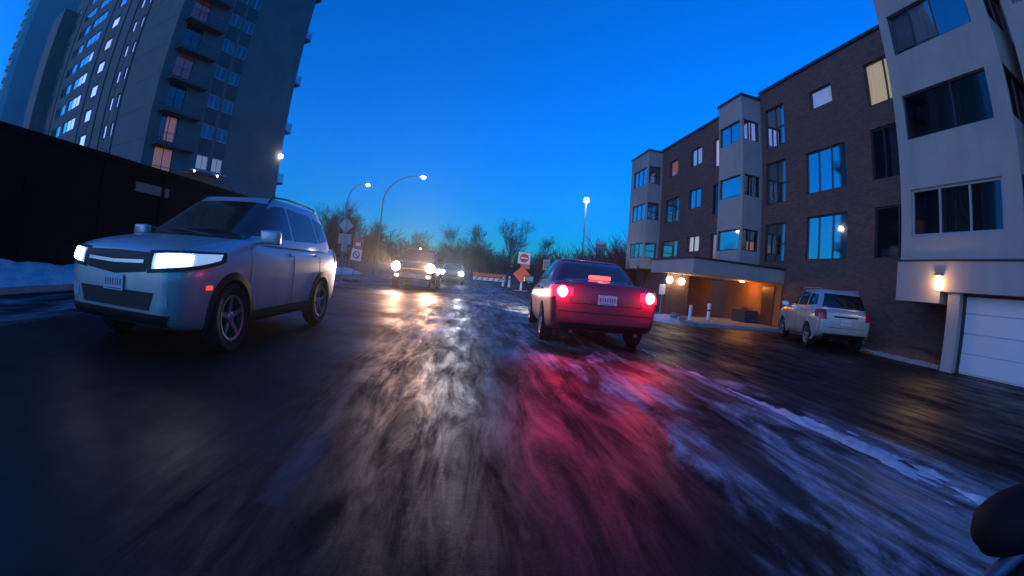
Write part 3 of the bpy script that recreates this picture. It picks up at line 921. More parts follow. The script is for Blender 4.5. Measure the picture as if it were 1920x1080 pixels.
# lower wing standing forward at the far left end of the tower
b = MB(); fbox(b, LF, 35.2, 40.5, 0, 31.8, 0.01, 2.2)
fbox(b, LF, 36.01, 40.5, 0, 31.8, -10, 0.0)
wg = b.build('stair_wing', speckled('wing_render', (0.17, 0.14, 0.13), (0.22, 0.19, 0.175), 0.5, 0.9, 0.2, 8), tow)
# glazed entrance awning with two small lamps, showing over the black roof
b = MB()
b.box(-7.4, -3.9, 0.01, 1.6, 7.02, 7.10, 0, RFc.mat4())
aw = b.build('awning', M['galv'], tow)
for u in (-4.2, -6.5):
    bb = MB(); bb.ball(RFc.p(u, 6.93, 1.5), 0.06); bb.build('awning_lamp', M['lamp_white'], aw, True)
e = empty('wall_lamp', tuple(RFc.p(-14.2, 10.35, 0.05)), 0, 'small bright white lamp high on the right edge of the concrete tower', 'lamp')
b = MB(); b.ball((0.15, -0.05, 0), 0.19); b.build('globe', M['lamp_white'], e, True)
b = MB(); b.tube([(0, 0, 0), (0.14, -0.05, 0)], 0.03, 8); b.build('bracket', M['metal_dark'], e)

# far white tower with rounded balconies
ft = empty('balcony_tower', (0, 0, 0), 0, 'distant blue grey tower with rows of rounded white balconies at the left edge', 'building')
E0 = Vector((-97.5, 51.0, 0))
FA = Face(E0.x, E0.y, -70.5)
FS = Face(E0.x, E0.y, 200)
b = MB()
wall(FA, 0, 7.6, 0, 75, [], 0.1, b)
b.build('front_wall', M['pale_tower'], ft)
b = MB(); wall(FS, -40, 0, 0, 75, [], 0.1, b)
b.build('side_wall', M['tower_side'], ft)
b = MB(); fbox(b, FA, -0.02, 0.7, 0, 75, 0.0, 1.5); b.build('corner_fin', M['pale_tower'], ft)
sh = MB()
n = 14
# rounded parapet: a half drum
vs_, fs = [], []
for i in range(n + 1):
    a = pi * i / n
    x, y = 1.5 - 1.45 * cos(a), 1.7 * sin(a) ** 0.7
    vs_ += [(x, y, 0), (x, y, 1.15)]
for i in range(n): fs.append((2 * i, 2 * i + 1, 2 * i + 3, 2 * i + 2))
sh.add(vs_, fs)
sh.add([v for v in vs_[0::2]], [tuple(range(n + 1))])
bal_me = sh.mesh('round_balcony', M['pale_tower'])
op = MB()
op.rbox(0.25, 2.75, -0.1, 0.06, 1.15, 2.55, 0.02)
op_me = op.mesh('balcony_opening', M['room_dark'])
for k in range(24):
    for j in range(2):
        o = put('round_balcony', bal_me, ft)
        o.matrix_basis = Matrix.Translation(FA.p(0.9 + 3.2 * j, 6.0 + 2.65 * k, 0.0)) @ Matrix.Rotation(FA.rz, 4, 'Z')
        put('balcony_opening', op_me, o)
ws = MB(); ws.rbox(0, 1.3, 0.0, 0.04, 0, 1.2, 0.01)
sw_me = ws.mesh('side_window', M['glass_dim'])
for k in range(24):
    for u in (-14.0, -20.0):
        o = put('side_window', sw_me, ft)
        o.matrix_basis = Matrix.Translation(FS.p(u, 7.2 + 2.65 * k, 0.002)) @ Matrix.Rotation(FS.rz, 4, 'Z')
b = MB(); v4 = [Vector(FA.p(0, 75)), Vector(FA.p(7.6, 75)), Vector(FA.p(7.6, 75)) + Vector(FS.p(-40, 0)) - Vector(FS.p(0, 0)), Vector(FS.p(-40, 75))]
b.add([tuple(v) for v in v4], [(0, 1, 2, 3)]); b.build('roof', M['roofing'], ft)

# low black building on the left
bb_ = empty('black_building', (0, 0, 0), 0, 'low unlit black building with a flat roof behind the snow bank', 'building')
FK = Face(-12.0, 0, 183)                # u = towards the camera, front faces the road
b = MB()
fbox(b, FK, -26, 2, 0, 3.62, -9, 0)
b.build('wall', M['black_wall'], bb_)
b = MB(); fbox(b, FK, -26.1, 2.1, 3.622, 3.78, -9.1, 0.1)
b.build('roof_edge', M['black_wall'], bb_)
for k in range(9):
    b = MB(); fbox(b, FK, -25.5 + k * 3, -25.3 + k * 3, 0.0, 3.6, 0.003, 0.06); b.build('wall_rib', M['black_wall'], bb_)
b = MB(); fbox(b, FK, -13.75, -11.9, 2.86, 3.18, 0.003, 0.05); b.build('fascia_board', mat('dull_tan_board', (0.14, 0.11, 0.08), 0.7), bb_)

# ================================================================== vehicles
def cr(pts, n):
    """Catmull-Rom through rows of numbers"""
    out = []
    for i in range(len(pts) - 1):
        p0, p1, p2, p3 = pts[max(i - 1, 0)], pts[i], pts[i + 1], pts[min(i + 2, len(pts) - 1)]
        for k in range(n):
            t_ = k / n
            out.append([0.5 * (2 * b_ + (c - a) * t_ + (2 * a - 5 * b_ + 4 * c - d) * t_ * t_ + (3 * b_ - a - 3 * c + d) * t_ ** 3) for a, b_, c, d in zip(p0, p1, p2, p3)])
    out.append(list(pts[-1]))
    return out

def lower_body(stations, crown=0.03):
    """stations: (y, z_bottom, z_top, half_width) from nose to tail"""
    st = cr(stations, 5)
    vs_, fs = [], []
    n = None
    for y, zb, zt, hw in st:
        h = zt - zb
        half = [(0, zb), (hw * .55, zb), (hw * .86, zb + .01), (hw * .95, zb + .07 * h), (hw * .978, zb + .25 * h), (hw * .988, zb + .42 * h), (hw * 1.0, zb + .60 * h),
                (hw * 1.0, zb + .70 * h), (hw * .985, zb + .82 * h), (hw * .955, zb + .92 * h), (hw * .90, zt - .012), (hw * .80, zt + .002), (hw * .5, zt + crown * .75), (0, zt + crown)]
        half = cr([list(p) for p in half], 2)
        ring = half + [[-x, z] for x, z in reversed(half[1:-1])]
        n = len(ring)
        vs_ += [(x, y, z) for x, z in ring]
    for i in range(len(st) - 1):
        for k in range(n):
            fs.append((i * n + k, (i + 1) * n + k, (i + 1) * n + (k + 1) % n, i * n + (k + 1) % n))
    fs.append(tuple(range(n)))
    fs.append(tuple(reversed([(len(st) - 1) * n + k for k in range(n)])))
    return vs_, fs

def greenhouse(levels, crown=0.05, ex=5.0):
    """levels: (z, y_front, y_rear, half_width) from belt to roof; plan outline is a rounded rectangle"""
    lv = cr(levels, 4)
    z, yf, yr, hw = levels[-1]
    for s_, dz in ((.985, .012), (.95, .024), (.85, .036), (.6, .046), (.3, .05), (.02, .051)):
        yc = (yf + yr) / 2
        lv.append([z + dz * crown / .05, yc + (yf - yc) * s_, yc + (yr - yc) * s_, hw * s_])
    n = 72
    vs_, fs = [], []
    for z, yf, yr, hw in lv:
        yc, hl = (yf + yr) / 2, (yf - yr) / 2
        for k in range(n):
            a = 2 * pi * k / n
            ca, sa = cos(a), sin(a)
            vs_.append((hw * math.copysign(abs(ca) ** (2 / ex), ca), yc + hl * math.copysign(abs(sa) ** (2 / ex), sa), z))
    for i in range(len(lv) - 1):
        for k in range(n):
            fs.append((i * n + k, i * n + (k + 1) % n, (i + 1) * n + (k + 1) % n, (i + 1) * n + k))
    fs.append(tuple((len(lv) - 1) * n + k for k in range(n)))
    fs.append(tuple(reversed(range(n))))
    return vs_, fs

class Car:
    def __init__(s, root, stations, levels, axles, wheel_r, track, paint_m, crown=0.03, rcrown=0.05, ex=5.0, arch=1.13, tw=0.21):
        s.root = root
        v, f = lower_body(stations, crown)
        mb = MB(); mb.add(v, f)
        lo = mb.build('lower', [paint_m, M['gap']])
        ax = MB()
        for y in axles:
            for sx in (-1, 1):
                ax.lathe([(wheel_r * arch, sx * (track - 0.16)), (wheel_r * arch, sx * (track + 0.4))][::sx], 40, 'x', 1, Matrix.Translation((0, y, wheel_r)))
        cu = ax.build('cutter', [paint_m, M['gap']])
        md = lo.modifiers.new('b', 'BOOLEAN'); md.operation = 'DIFFERENCE'; md.object = cu; md.solver = 'EXACT'
        dg = bpy.context.evaluated_depsgraph_get()
        me = bpy.data.meshes.new_from_object(lo.evaluated_get(dg))
        bpy.data.objects.remove(lo); bpy.data.objects.remove(cu)
        bm = bmesh.new(); bm.from_mesh(me)
        if levels:
            v, f = greenhouse(levels, rcrown, ex)
            bv = [bm.verts.new(p) for p in v]
            for q in f: bm.faces.new([bv[i] for i in q])
        bmesh.ops.recalc_face_normals(bm, faces=bm.faces[:])
        for q in bm.faces: q.smooth = True
        s.bvh = BVHTree.FromBMesh(bm)
        bm.to_mesh(me); bm.free()
        me.set_sharp_from_angle(angle=R(38))
        me.name = 'body'
        s.body = bpy.data.objects.new('body', me)
        link(s.body, root)
        s.wr, s.track, s.axles, s.tw = wheel_r, track, axles, tw
    def decal(s, name, axis, bot, top, m, off=0.006, nu=14, nv=8, parent=None, sign=1, piv=None):
        """panel laid on the body: two polylines in the (side/front/top) view are projected along the axis and given thickness"""
        def samp(pl, t_):
            d = [0]
            for a, b_ in zip(pl, pl[1:]): d.append(d[-1] + math.hypot(b_[0] - a[0], b_[1] - a[1]))
            x = t_ * d[-1]
            for i in range(len(pl) - 1):
                if x <= d[i + 1] + 1e-9:
                    k = (x - d[i]) / max(d[i + 1] - d[i], 1e-9)
                    return (pl[i][0] + (pl[i + 1][0] - pl[i][0]) * k, pl[i][1] + (pl[i + 1][1] - pl[i][1]) * k)
            return pl[-1]
        outer, inner = {}, {}
        for i in range(nu + 1):
            A, B = samp(bot, i / nu), samp(top, i / nu)
            for j in range(nv + 1):
                a, b_ = A[0] + (B[0] - A[0]) * j / nv, A[1] + (B[1] - A[1]) * j / nv
                if axis == 'x': o_, d_ = Vector((sign * 3, a, b_)), Vector((-sign, 0, 0))
                elif axis == 'y': o_, d_ = Vector((a, sign * 6, b_)), Vector((0, -sign, 0))
                elif axis == 'c':
                    an = R(a); dv = Vector((math.copysign(sin(an), piv[0]), sign * cos(an), 0))
                    o_, d_ = Vector((piv[0], piv[1], b_)) + dv * 3, -dv
                else: o_, d_ = Vector((a, b_, 5)), Vector((0, 0, -1))
                h, nr, _, _ = s.bvh.ray_cast(o_, d_)
                if h is None:
                    continue
                if nr.dot(d_) > 0: nr = -nr
                outer[i, j] = h + nr * off
                inner[i, j] = h - nr * 0.012
        vs_, fs, idx = [], [], {}
        for k, p in outer.items():
            idx[k] = len(vs_); vs_.append(p)
        for k, p in inner.items():
            idx['i', k] = len(vs_); vs_.append(p)
        ok = lambda i, j: all((i + a, j + b_) in outer for a in (0, 1) for b_ in (0, 1)) and 0 <= i < nu and 0 <= j < nv
        for i in range(nu):
            for j in range(nv):
                if not ok(i, j): continue
                q = [(i, j), (i + 1, j), (i + 1, j + 1), (i, j + 1)]
                fs.append([idx[c] for c in q])
                for (e0, e1), nb in zip(zip(q, q[1:] + q[:1]), ((i, j - 1), (i + 1, j), (i, j + 1), (i - 1, j))):
                    if not ok(*nb):
                        fs.append([idx[e1], idx[e0], idx['i', e0], idx['i', e1]])
        mb = MB(); mb.add(vs_, fs)
        o = mb.build(name, m, parent or s.root, True, sharp=50)
        bm = bmesh.new(); bm.from_mesh(o.data); bmesh.ops.recalc_face_normals(bm, faces=bm.faces[:]); bm.to_mesh(o.data); bm.free()
        return o
    def sides(s, name, bot, top, m, **kw):
        for sg in (-1, 1):
            s.decal(name, 'x', bot, top, m, sign=sg, **kw)
    def wheels(s, spokes=5, rim_m=None):
        r_, w_ = s.wr, s.tw
        t = MB()
        t.lathe([(r_ * .62, -w_ * .40), (r_ * .70, -w_ * .47), (r_ * .90, -w_ * .5), (r_ * .975, -w_ * .42), (r_, -w_ * .3), (r_, w_ * .3), (r_ * .975, w_ * .42), (r_ * .9, w_ * .5), (r_ * .70, w_ * .47), (r_ * .62, w_ * .40)], 44, 'x', 0, None, False)
        tm = t.mesh('wheel', M['tyre'], True); tm.set_sharp_from_angle(angle=R(35))
        q = MB()
        q.lathe([(r_ * .66, w_ * .43), (r_ * .66, w_ * .47), (r_ * .58, w_ * .44), (r_ * .57, w_ * .12)], 36, 'x', 0, None, False)
        q.lathe([(r_ * .17, w_ * .1), (r_ * .17, w_ * .36), (r_ * .12, w_ * .39), (0.001, w_ * .4)], 18, 'x')
        for k in range(spokes):
            a = 2 * pi * k / spokes
            Mx = Matrix.Rotation(a, 4, 'X')
            q.add([(w_ * .30, -r_ * .085, r_ * .13), (w_ * .30, r_ * .085, r_ * .13), (w_ * .40, r_ * .06, r_ * .60), (w_ * .40, -r_ * .06, r_ * .60),
                   (w_ * .18, -r_ * .085, r_ * .13), (w_ * .18, r_ * .085, r_ * .13), (w_ * .28, r_ * .06, r_ * .60), (w_ * .28, -r_ * .06, r_ * .60)],
                  [(0, 1, 2, 3), (7, 6, 5, 4), (0, 4, 5, 1), (1, 5, 6, 2), (2, 6, 7, 3), (3, 7, 4, 0)], 0, Mx)
        q.lathe([(r_ * .60, w_ * .02), (r_ * .60, w_ * .06), (0.02, w_ * .06)], 24, 'x', 1)
        qm = q.mesh('rim', [rim_m or M['rim'], M['gap']])
        for y in s.axles:
            for sx in (-1, 1):
                o = put('wheel', tm, s.root, (sx * (s.track - w_ * .5 + 0.02), y, r_), 0 if sx > 0 else pi)
                put('rim', qm, o)
    def arches(s, m, wdt=0.05, lip=0.012):
        for y in s.axles:
            for sx in (-1, 1):
                vs_, fs = [], []
                n = 30
                r0, r1 = s.wr * 1.13, s.wr * 1.13 + wdt
                rows_ = []
                for k in range(n + 1):
                    a = R(-12) + R(204) * k / n
                    row = []
                    for rr, dd in ((r0 - 0.015, -0.05), (r0 - 0.015, lip), (r1, lip), (r1 + .006, -0.03)):
                        yy, zz = y + rr * cos(a), s.wr + rr * sin(a)
                        h, nr, _, _ = s.bvh.ray_cast(Vector((sx * 3, y + (r1 + .012) * cos(a), max(s.wr + (r1 + .012) * sin(a), 0.3))), Vector((-sx, 0, 0)))
                        xx = (abs(h.x) if h and abs(h.x) > s.track - 0.14 else s.track) + dd
                        row.append((sx * xx, yy, zz))
                    rows_.append(row)
                for row in rows_: vs_ += row
                for k in range(n):
                    for q in range(3):
                        f_ = (k * 4 + q, k * 4 + q + 1, (k + 1) * 4 + q + 1, (k + 1) * 4 + q)
                        fs.append(f_ if sx < 0 else f_[::-1])
                mb = MB(); mb.add(vs_, fs)
                mb.build('wheel_arch', m, s.root, True, sharp=45)

def spot(name, loc, target, energy, col, ang, parent, radius=0.06, blend=0.5):
    l = bpy.data.lights.new(name, 'SPOT'); l.energy = energy; l.color = col; l.spot_size = R(ang); l.spot_blend = blend; l.shadow_soft_size = radius
    o = bpy.data.objects.new(name, l); link(o, parent); o.location = loc
    o.rotation_euler = (Vector(target) - Vector(loc)).to_track_quat('-Z', 'Y').to_euler()
    return o

def mirrors(car, y, z, x, m, s_=1.0):
    for sx in (-1, 1):
        b = MB()
        b.rbox(-0.12 * s_, 0.12 * s_, -0.06, 0.07, -0.075 * s_, 0.085 * s_, 0.035, 0, Matrix.Translation((sx * (x + 0.14), y, z)))
        b.tube([(sx * (x - 0.06), y + 0.03, z - 0.06), (sx * (x + 0.08), y + 0.01, z - 0.05)], [0.03, 0.022], 8)
        o = b.build('mirror', m, car.root, True, sharp=60)
        g = MB(); g.rbox(-0.1 * s_, 0.1 * s_, -0.064, -0.06, -0.055 * s_, 0.065 * s_, 0.002, 0, Matrix.Translation((sx * (x + 0.14), y, z)))
        g.build('mirror_glass', M['chrome'], o)

def plate_on(car, y, z, sign, w_=0.30, h_=0.15, chars=7):
    b = MB(); b.rbox(-w_ / 2, w_ / 2, min(y, y + sign * .012), max(y, y + sign * .012), z - h_ / 2, z + h_ / 2, 0.004)
    o = b.build('number_plate', M['plate'], car.root)
    b = MB()
    b.box(-w_ * .4, w_ * .4, y + sign * .0125, y + sign * .014, z - h_ * .42, z - h_ * .36)
    for k in range(chars):
        x = -w_ * .38 + k * w_ * .76 / (chars - 1) if chars > 1 else 0
        b.box(x - .008, x + .008, y + sign * .0125, y + sign * .014, z - h_ * .2, z + h_ * .22)
    b.build('plate_print', M['plate_ink'], o)

# ------------------------------------------------------------------ oncoming pale SUV on the left
suv = empty('suv', (-3.59, 6.12, 0.0), R(178.0), 'pale silver SUV driving towards the camera with both headlights glaring white', 'car')
c = Car(suv, [(2.27, .42, .80, .60), (2.25, .36, .92, .72), (2.16, .30, 1.00, .83), (1.95, .26, 1.06, .895), (1.55, .25, 1.12, .915), (1.05, .25, 1.18, .92), (.2, .25, 1.19, .925), (-1.0, .26, 1.21, .925),
              (-1.7, .28, 1.22, .91), (-2.05, .34, 1.20, .875), (-2.2, .42, 1.10, .82), (-2.25, .5, .95, .75)],
        [(1.14, 1.22, -2.10, .905), (1.26, 1.00, -2.08, .87), (1.45, .66, -1.98, .80), (1.64, .34, -1.86, .72), (1.74, .16, -1.76, .66)],
        (1.36, -1.32), .36, .90, M['paint_suv'], crown=.045, rcrown=.06)
c.wheels(5)
c.arches(M['plastic'], .06, .014)
suv.scale = (1.09, 1.09, 1.09)
c.decal('windshield', 'y', [(-.80, 1.17), (0, 1.17), (.80, 1.17)], [(-.60, 1.68), (0, 1.69), (.60, 1.68)], M['car_glass'], nu=24, nv=12)
c.sides('side_window', [(.86, 1.235), (.0, 1.24), (-.12, 1.24)], [(.42, 1.55), (.1, 1.66), (-.12, 1.67)], M['car_glass'])
c.sides('side_window', [(-.20, 1.24), (-1.1, 1.26)], [(-.20, 1.67), (-1.02, 1.65)], M['car_glass'])
c.sides('side_window', [(-1.2, 1.27), (-1.78, 1.34)], [(-1.12, 1.64), (-1.62, 1.57)], M['car_glass'])
c.decal('rear_window', 'y', [(-.7, 1.27), (.7, 1.27)], [(-.58, 1.6), (.58, 1.6)], M['car_glass'], sign=-1)
for y in (1.02, -.16, -1.15):
    c.sides('door_gap', [(y, .42), (y - .008, .42)], [(y - .02, 1.19), (y - .028, 1.19)], M['gap'], off=.0015, nu=2, nv=14)
c.sides('door_handle', [(-.02, 1.03), (-.2, 1.035)], [(-.02, 1.065), (-.2, 1.07)], M['paint_suv'], off=.028, nu=4, nv=2)
c.sides('door_handle', [(-.95, 1.05), (-1.13, 1.055)], [(-.95, 1.085), (-1.13, 1.09)], M['paint_suv'], off=.028, nu=4, nv=2)
c.sides('sill_cladding', [(.92, .26), (-.9, .27)], [(.92, .40), (-.9, .41)], M['plastic'], off=.014, nu=14, nv=4)
c.decal('grille', 'y', [(-.44, .80), (0, .76), (.44, .80)], [(-.50, .97), (0, .98), (.50, .97)], M['plastic'], off=.008, nu=20, nv=8)
c.decal('grille_bar', 'y', [(-.42, .875), (0, .86), (.42, .875)], [(-.42, .905), (0, .89), (.42, .905)], M['rim'], off=.022, nu=20, nv=3)
c.decal('lower_intake', 'y', [(-.50, .46), (.50, .46)], [(-.56, .62), (.56, .62)], M['plastic'], off=.008, nu=20, nv=5)
c.decal('lower_bumper', 'y', [(-.68, .33), (.68, .33)], [(-.74, .43), (.74, .43)], M['plastic'], off=.012, nu=20, nv=4)
for sx in (-1, 1):
    h = c.decal('headlight', 'c', [(8, .83), (30, .87), (60, .94)], [(8, .965), (30, .985), (64, .995)], M['head_glow'], off=.012, nu=28, nv=6, piv=(sx * .40, 1.35))
    c.decal('headlight_core', 'c', [(11, .85), (20, .865), (32, .89)], [(11, .95), (20, .965), (33, .965)], M['head_white'], off=.02, nu=20, nv=6, parent=h, piv=(sx * .40, 1.35))
    c.decal('headlight_bezel', 'c', [(4, .79), (30, .83), (70, .92)], [(4, .992), (30, 1.01), (72, 1.018)], M['plastic'], off=.006, nu=28, nv=6, piv=(sx * .40, 1.35))
    c.decal('fog_light', 'y', [(sx * .60, .50), (sx * .72, .50)], [(sx * .60, .60), (sx * .72, .60)], M['lens_clear'], off=.01, nu=4, nv=4)
    c.decal('side_marker', 'x', [(1.86, .66), (1.76, .66)], [(1.86, .70), (1.76, .70)], M['amber'], off=.008, nu=4, nv=2, sign=sx)
    c.decal('tail_light', 'x', [(-2.0, .95), (-2.14, .95)], [(-1.92, 1.16), (-2.10, 1.16)], M['lens_red'], off=.01, nu=6, nv=6, sign=sx)
    c.decal('tail_light', 'y', [(sx * .60, .95), (sx * .80, .95)], [(sx * .60, 1.12), (sx * .80, 1.12)], M['tail_red'], off=.01, nu=6, nv=6, sign=-1)
    spot('suv_headlight', (sx * .66, 2.34, .90), (sx * .66, 9, .45), 12, (.9, .96, 1.0), 65, suv)
    b = MB()
    rail = []
    for yy, dz in ((.12, .0), (.02, .04), (-.4, .045), (-.8, .045), (-1.2, .045), (-1.5, .04), (-1.6, .0)):
        rail.append((sx * .575, yy, c.bvh.ray_cast(Vector((sx * .575, yy, 5)), Vector((0, 0, -1)))[0].z + dz))
    b.tube(rail, .014, 8); b.build('roof_rail', M['plastic'], suv, True)
plate_on(c, 2.285, .68, 1)
mirrors(c, .82, 1.22, .90, M['paint_suv'])
b = MB(); b.tube([(-.5, 1.24, 1.195), (0.12, 1.10, 1.255)], .01, 6); b.tube([(.12, 1.26, 1.195), (.66, 1.06, 1.27)], .01, 6); b.build('wiper', M['plastic'], suv)

# ------------------------------------------------------------------ sedan ahead with brake lights on
sed = empty('sedan', (2.42, 9.46, 0.0), R(-4.0), 'sedan ahead, red glow put into its paint, seen from behind with its brake lights burning', 'car')
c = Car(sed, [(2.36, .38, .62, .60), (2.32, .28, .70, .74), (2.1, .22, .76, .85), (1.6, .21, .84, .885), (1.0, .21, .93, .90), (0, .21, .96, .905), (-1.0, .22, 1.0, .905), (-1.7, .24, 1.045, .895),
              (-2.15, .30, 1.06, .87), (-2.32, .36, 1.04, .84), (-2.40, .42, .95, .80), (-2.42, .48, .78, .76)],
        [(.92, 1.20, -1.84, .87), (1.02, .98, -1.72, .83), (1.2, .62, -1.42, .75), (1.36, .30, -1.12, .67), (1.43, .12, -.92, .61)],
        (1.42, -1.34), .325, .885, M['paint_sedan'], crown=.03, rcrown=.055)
c.wheels(5)
sed.scale = (1.05, 1.05, 1.05)
c.decal('rear_window', 'y', [(-.70, 1.07), (0, 1.09), (.70, 1.07)], [(-.53, 1.385), (0, 1.40), (.53, 1.385)], M['car_glass'], nu=24, nv=12, sign=-1)
c.decal('windshield', 'y', [(-.72, .98), (.72, .98)], [(-.52, 1.38), (.52, 1.38)], M['car_glass'], nu=20, nv=10)
c.sides('side_window', [(.78, 1.03), (-.06, 1.04)], [(.3, 1.33), (-.06, 1.385)], M['car_glass'])
c.sides('side_window', [(-.14, 1.04), (-1.0, 1.07)], [(-.14, 1.385), (-.86, 1.34)], M['car_glass'])
for y in (.98, -.1, -1.02):
    c.sides('door_gap', [(y, .34), (y - .008, .34)], [(y - .02, .97), (y - .028, .97)], M['gap'], off=.0015, nu=2, nv=14)
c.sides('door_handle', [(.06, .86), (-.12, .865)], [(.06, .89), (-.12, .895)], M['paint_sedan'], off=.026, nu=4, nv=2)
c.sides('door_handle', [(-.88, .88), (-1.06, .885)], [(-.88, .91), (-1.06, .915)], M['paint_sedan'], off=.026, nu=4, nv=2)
c.decal('boot_gap', 'y', [(-.56, .735), (.56, .735)], [(-.56, .745), (.56, .745)], M['gap'], off=.002, nu=20, nv=1, sign=-1)
for sx in (-1, 1):
    c.decal('boot_gap', 'y', [(sx * .56, .735), (sx * .568, .735)], [(sx * .54, 1.05), (sx * .548, 1.05)], M['gap'], off=.002, nu=1, nv=14, sign=-1)
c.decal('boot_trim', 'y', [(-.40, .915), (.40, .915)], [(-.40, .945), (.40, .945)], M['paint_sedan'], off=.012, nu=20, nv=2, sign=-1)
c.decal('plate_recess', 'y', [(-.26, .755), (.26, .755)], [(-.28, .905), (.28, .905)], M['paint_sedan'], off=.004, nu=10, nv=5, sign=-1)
c.decal('bumper_crease', 'y', [(-.74, .60), (.74, .60)], [(-.74, .612), (.74, .612)], M['gap'], off=.003, nu=20, nv=1, sign=-1)
c.decal('lower_valance', 'y', [(-.66, .33), (.66, .33)], [(-.72, .44), (.72, .44)], M['plastic'], off=.008, nu=20, nv=4, sign=-1)
for sx in (-1, 1):
    c.decal('tail_light', 'c', [(2, .845), (25, .82), (64, .82)], [(2, .965), (25, .985), (66, .985)], M['lens_lit'], off=.012, nu=26, nv=7, sign=-1, piv=(sx * .52, -1.9))
    b = MB()
    b.ball((0, 0, 0), .10, 0, 9)
    p = c.bvh.ray_cast(Vector((sx * .70, -6, .895)), Vector((0, 1, 0)))[0]
    o = b.build('brake_lamp', M['tail_core'], sed, True, (p.x, p.y + .05, p.z))
    lamp_light('sedan_tail_glow', (p.x, p.y - .17, p.z), 7.5, (1.0, .02, .10), .07, sed)
    c.decal('reflector', 'y', [(sx * .58, .50), (sx * .70, .50)], [(sx * .58, .53), (sx * .70, .53)], M['lens_red'], off=.008, nu=5, nv=2, sign=-1)
    spot('sedan_brake_light', (sx * .70, -2.50, .88), (sx * .75, -4.6, .0), 50, (1.0, .012, .05), 105, sed, .08)
    spot('sedan_headlight', (sx * .62, 2.42, .62), (sx * .62 - .4, 30, 1.6), 2200, (1.0, .93, .82), 60, sed)
    c.decal('headlight', 'y', [(sx * .5, .58), (sx * .76, .6)], [(sx * .5, .68), (sx * .78, .70)], M['head_white'], off=.01, nu=8, nv=4)
b = MB(); b.rbox(-.19, .19, -1.80, -1.70, 1.125, 1.195, .03); b.build('high_brake_light', M['brake_core'], sed, True)
lamp_light('sedan_brake_glow', (0, -1.95, 1.17), 6.0, (1.0, .05, .08), .08, sed)
plate_on(c, -2.452, .82, -1)
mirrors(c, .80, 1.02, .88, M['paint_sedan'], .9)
for sx in (-1, 1):
    b = MB(); b.tube([(sx * .52, -2.32, .29), (sx * .52, -2.45, .29)], .035, 12); b.build('exhaust_pipe', M['metal_dark'], sed, True)

# ------------------------------------------------------------------ parked compact SUV beside the brick wall
par = empty('parked_suv', (10.02, 9.92, 0.0), R(-24.0), 'champagne silver compact SUV parked beside the brick wall, seen from its left rear', 'car')
c = Car(par, [(2.02, .40, .72, .56), (1.99, .32, .82, .70), (1.85, .27, .90, .80), (1.5, .25, .98, .84), (1.05, .25, 1.03, .85), (0, .26, 1.04, .855), (-.9, .27, 1.05, .855), (-1.6, .30, 1.05, .84), (-1.88, .35, 1.03, .80),
              (-1.97, .42, .96, .74), (-1.99, .48, .85, .70)],
        [(.99, 1.05, -1.90, .83), (1.10, .84, -1.88, .80), (1.28, .5, -1.80, .74), (1.45, .2, -1.68, .66), (1.52, .05, -1.58, .61)],
        (1.25, -1.2), .33, .83, M['paint_parked'], crown=.035, rcrown=.05)
c.wheels(5)
c.arches(M['paint_parked'], .05, .012)
c.decal('rear_window', 'y', [(-.66, 1.09), (.66, 1.09)], [(-.56, 1.44), (.56, 1.44)], M['car_glass'], nu=20, nv=10, sign=-1)
c.decal('windshield', 'y', [(-.68, 1.06), (.68, 1.06)], [(-.52, 1.46), (.52, 1.46)], M['car_glass'], nu=16, nv=8)
c.sides('side_window', [(.68, 1.085), (-.08, 1.09)], [(.24, 1.40), (-.08, 1.46)], M['car_glass'])
c.sides('side_window', [(-.16, 1.09), (-.92, 1.10)], [(-.16, 1.46), (-.88, 1.45)], M['car_glass'])
c.sides('side_window', [(-1.0, 1.11), (-1.58, 1.14)], [(-.98, 1.44), (-1.46, 1.40)], M['car_glass'])
for y in (.88, -.12, -.97):
    c.sides('door_gap', [(y, .40), (y - .008, .40)], [(y - .02, 1.04), (y - .028, 1.04)], M['gap'], off=.0015, nu=2, nv=12)
c.sides('door_handle', [(.02, .93), (-.14, .93)], [(.02, .96), (-.14, .96)], M['paint_parked'], off=.024, nu=4, nv=2)
c.sides('door_handle', [(-.80, .94), (-.95, .94)], [(-.80, .97), (-.95, .97)], M['paint_parked'], off=.024, nu=4, nv=2)
c.decal('tailgate_gap', 'y', [(-.62, .60), (.62, .60)], [(-.62, .61), (.62, .61)], M['gap'], off=.002, nu=16, nv=1, sign=-1)
c.decal('tailgate_trim', 'y', [(-.36, .86), (.36, .86)], [(-.36, .90), (.36, .90)], M['plastic'], off=.012, nu=14, nv=2, sign=-1)
c.decal('lower_valance', 'y', [(-.60, .36), (.60, .36)], [(-.66, .45), (.66, .45)], M['plastic'], off=.008, nu=14, nv=4, sign=-1)
for sx in (-1, 1):
    c.decal('tail_light', 'y', [(sx * .58, .80), (sx * .76, .80)], [(sx * .60, 1.03), (sx * .76, 1.03)], M['lens_red'], off=.012, nu=6, nv=8, sign=-1)
    c.decal('tail_light_corner', 'x', [(-1.72, .84), (-1.90, .84)], [(-1.66, 1.03), (-1.86, 1.03)], M['lens_red'], off=.012, nu=6, nv=6, sign=sx)
    c.decal('headlight', 'y', [(sx * .45, .70), (sx * .7, .72)], [(sx * .45, .82), (sx * .72, .85)], M['lens_clear'], off=.01, nu=8, nv=4)
    b = MB(); b.tube([(sx * .60, .0, 1.57), (sx * .61, -.1, 1.585), (sx * .59, -1.3, 1.58), (sx * .57, -1.42, 1.53)], .014, 8); b.build('roof_rail', M['galv'], par, True)
plate_on(c, -2.005, .74, -1)
mirrors(c, .68, 1.08, .83, M['paint_parked'], .9)

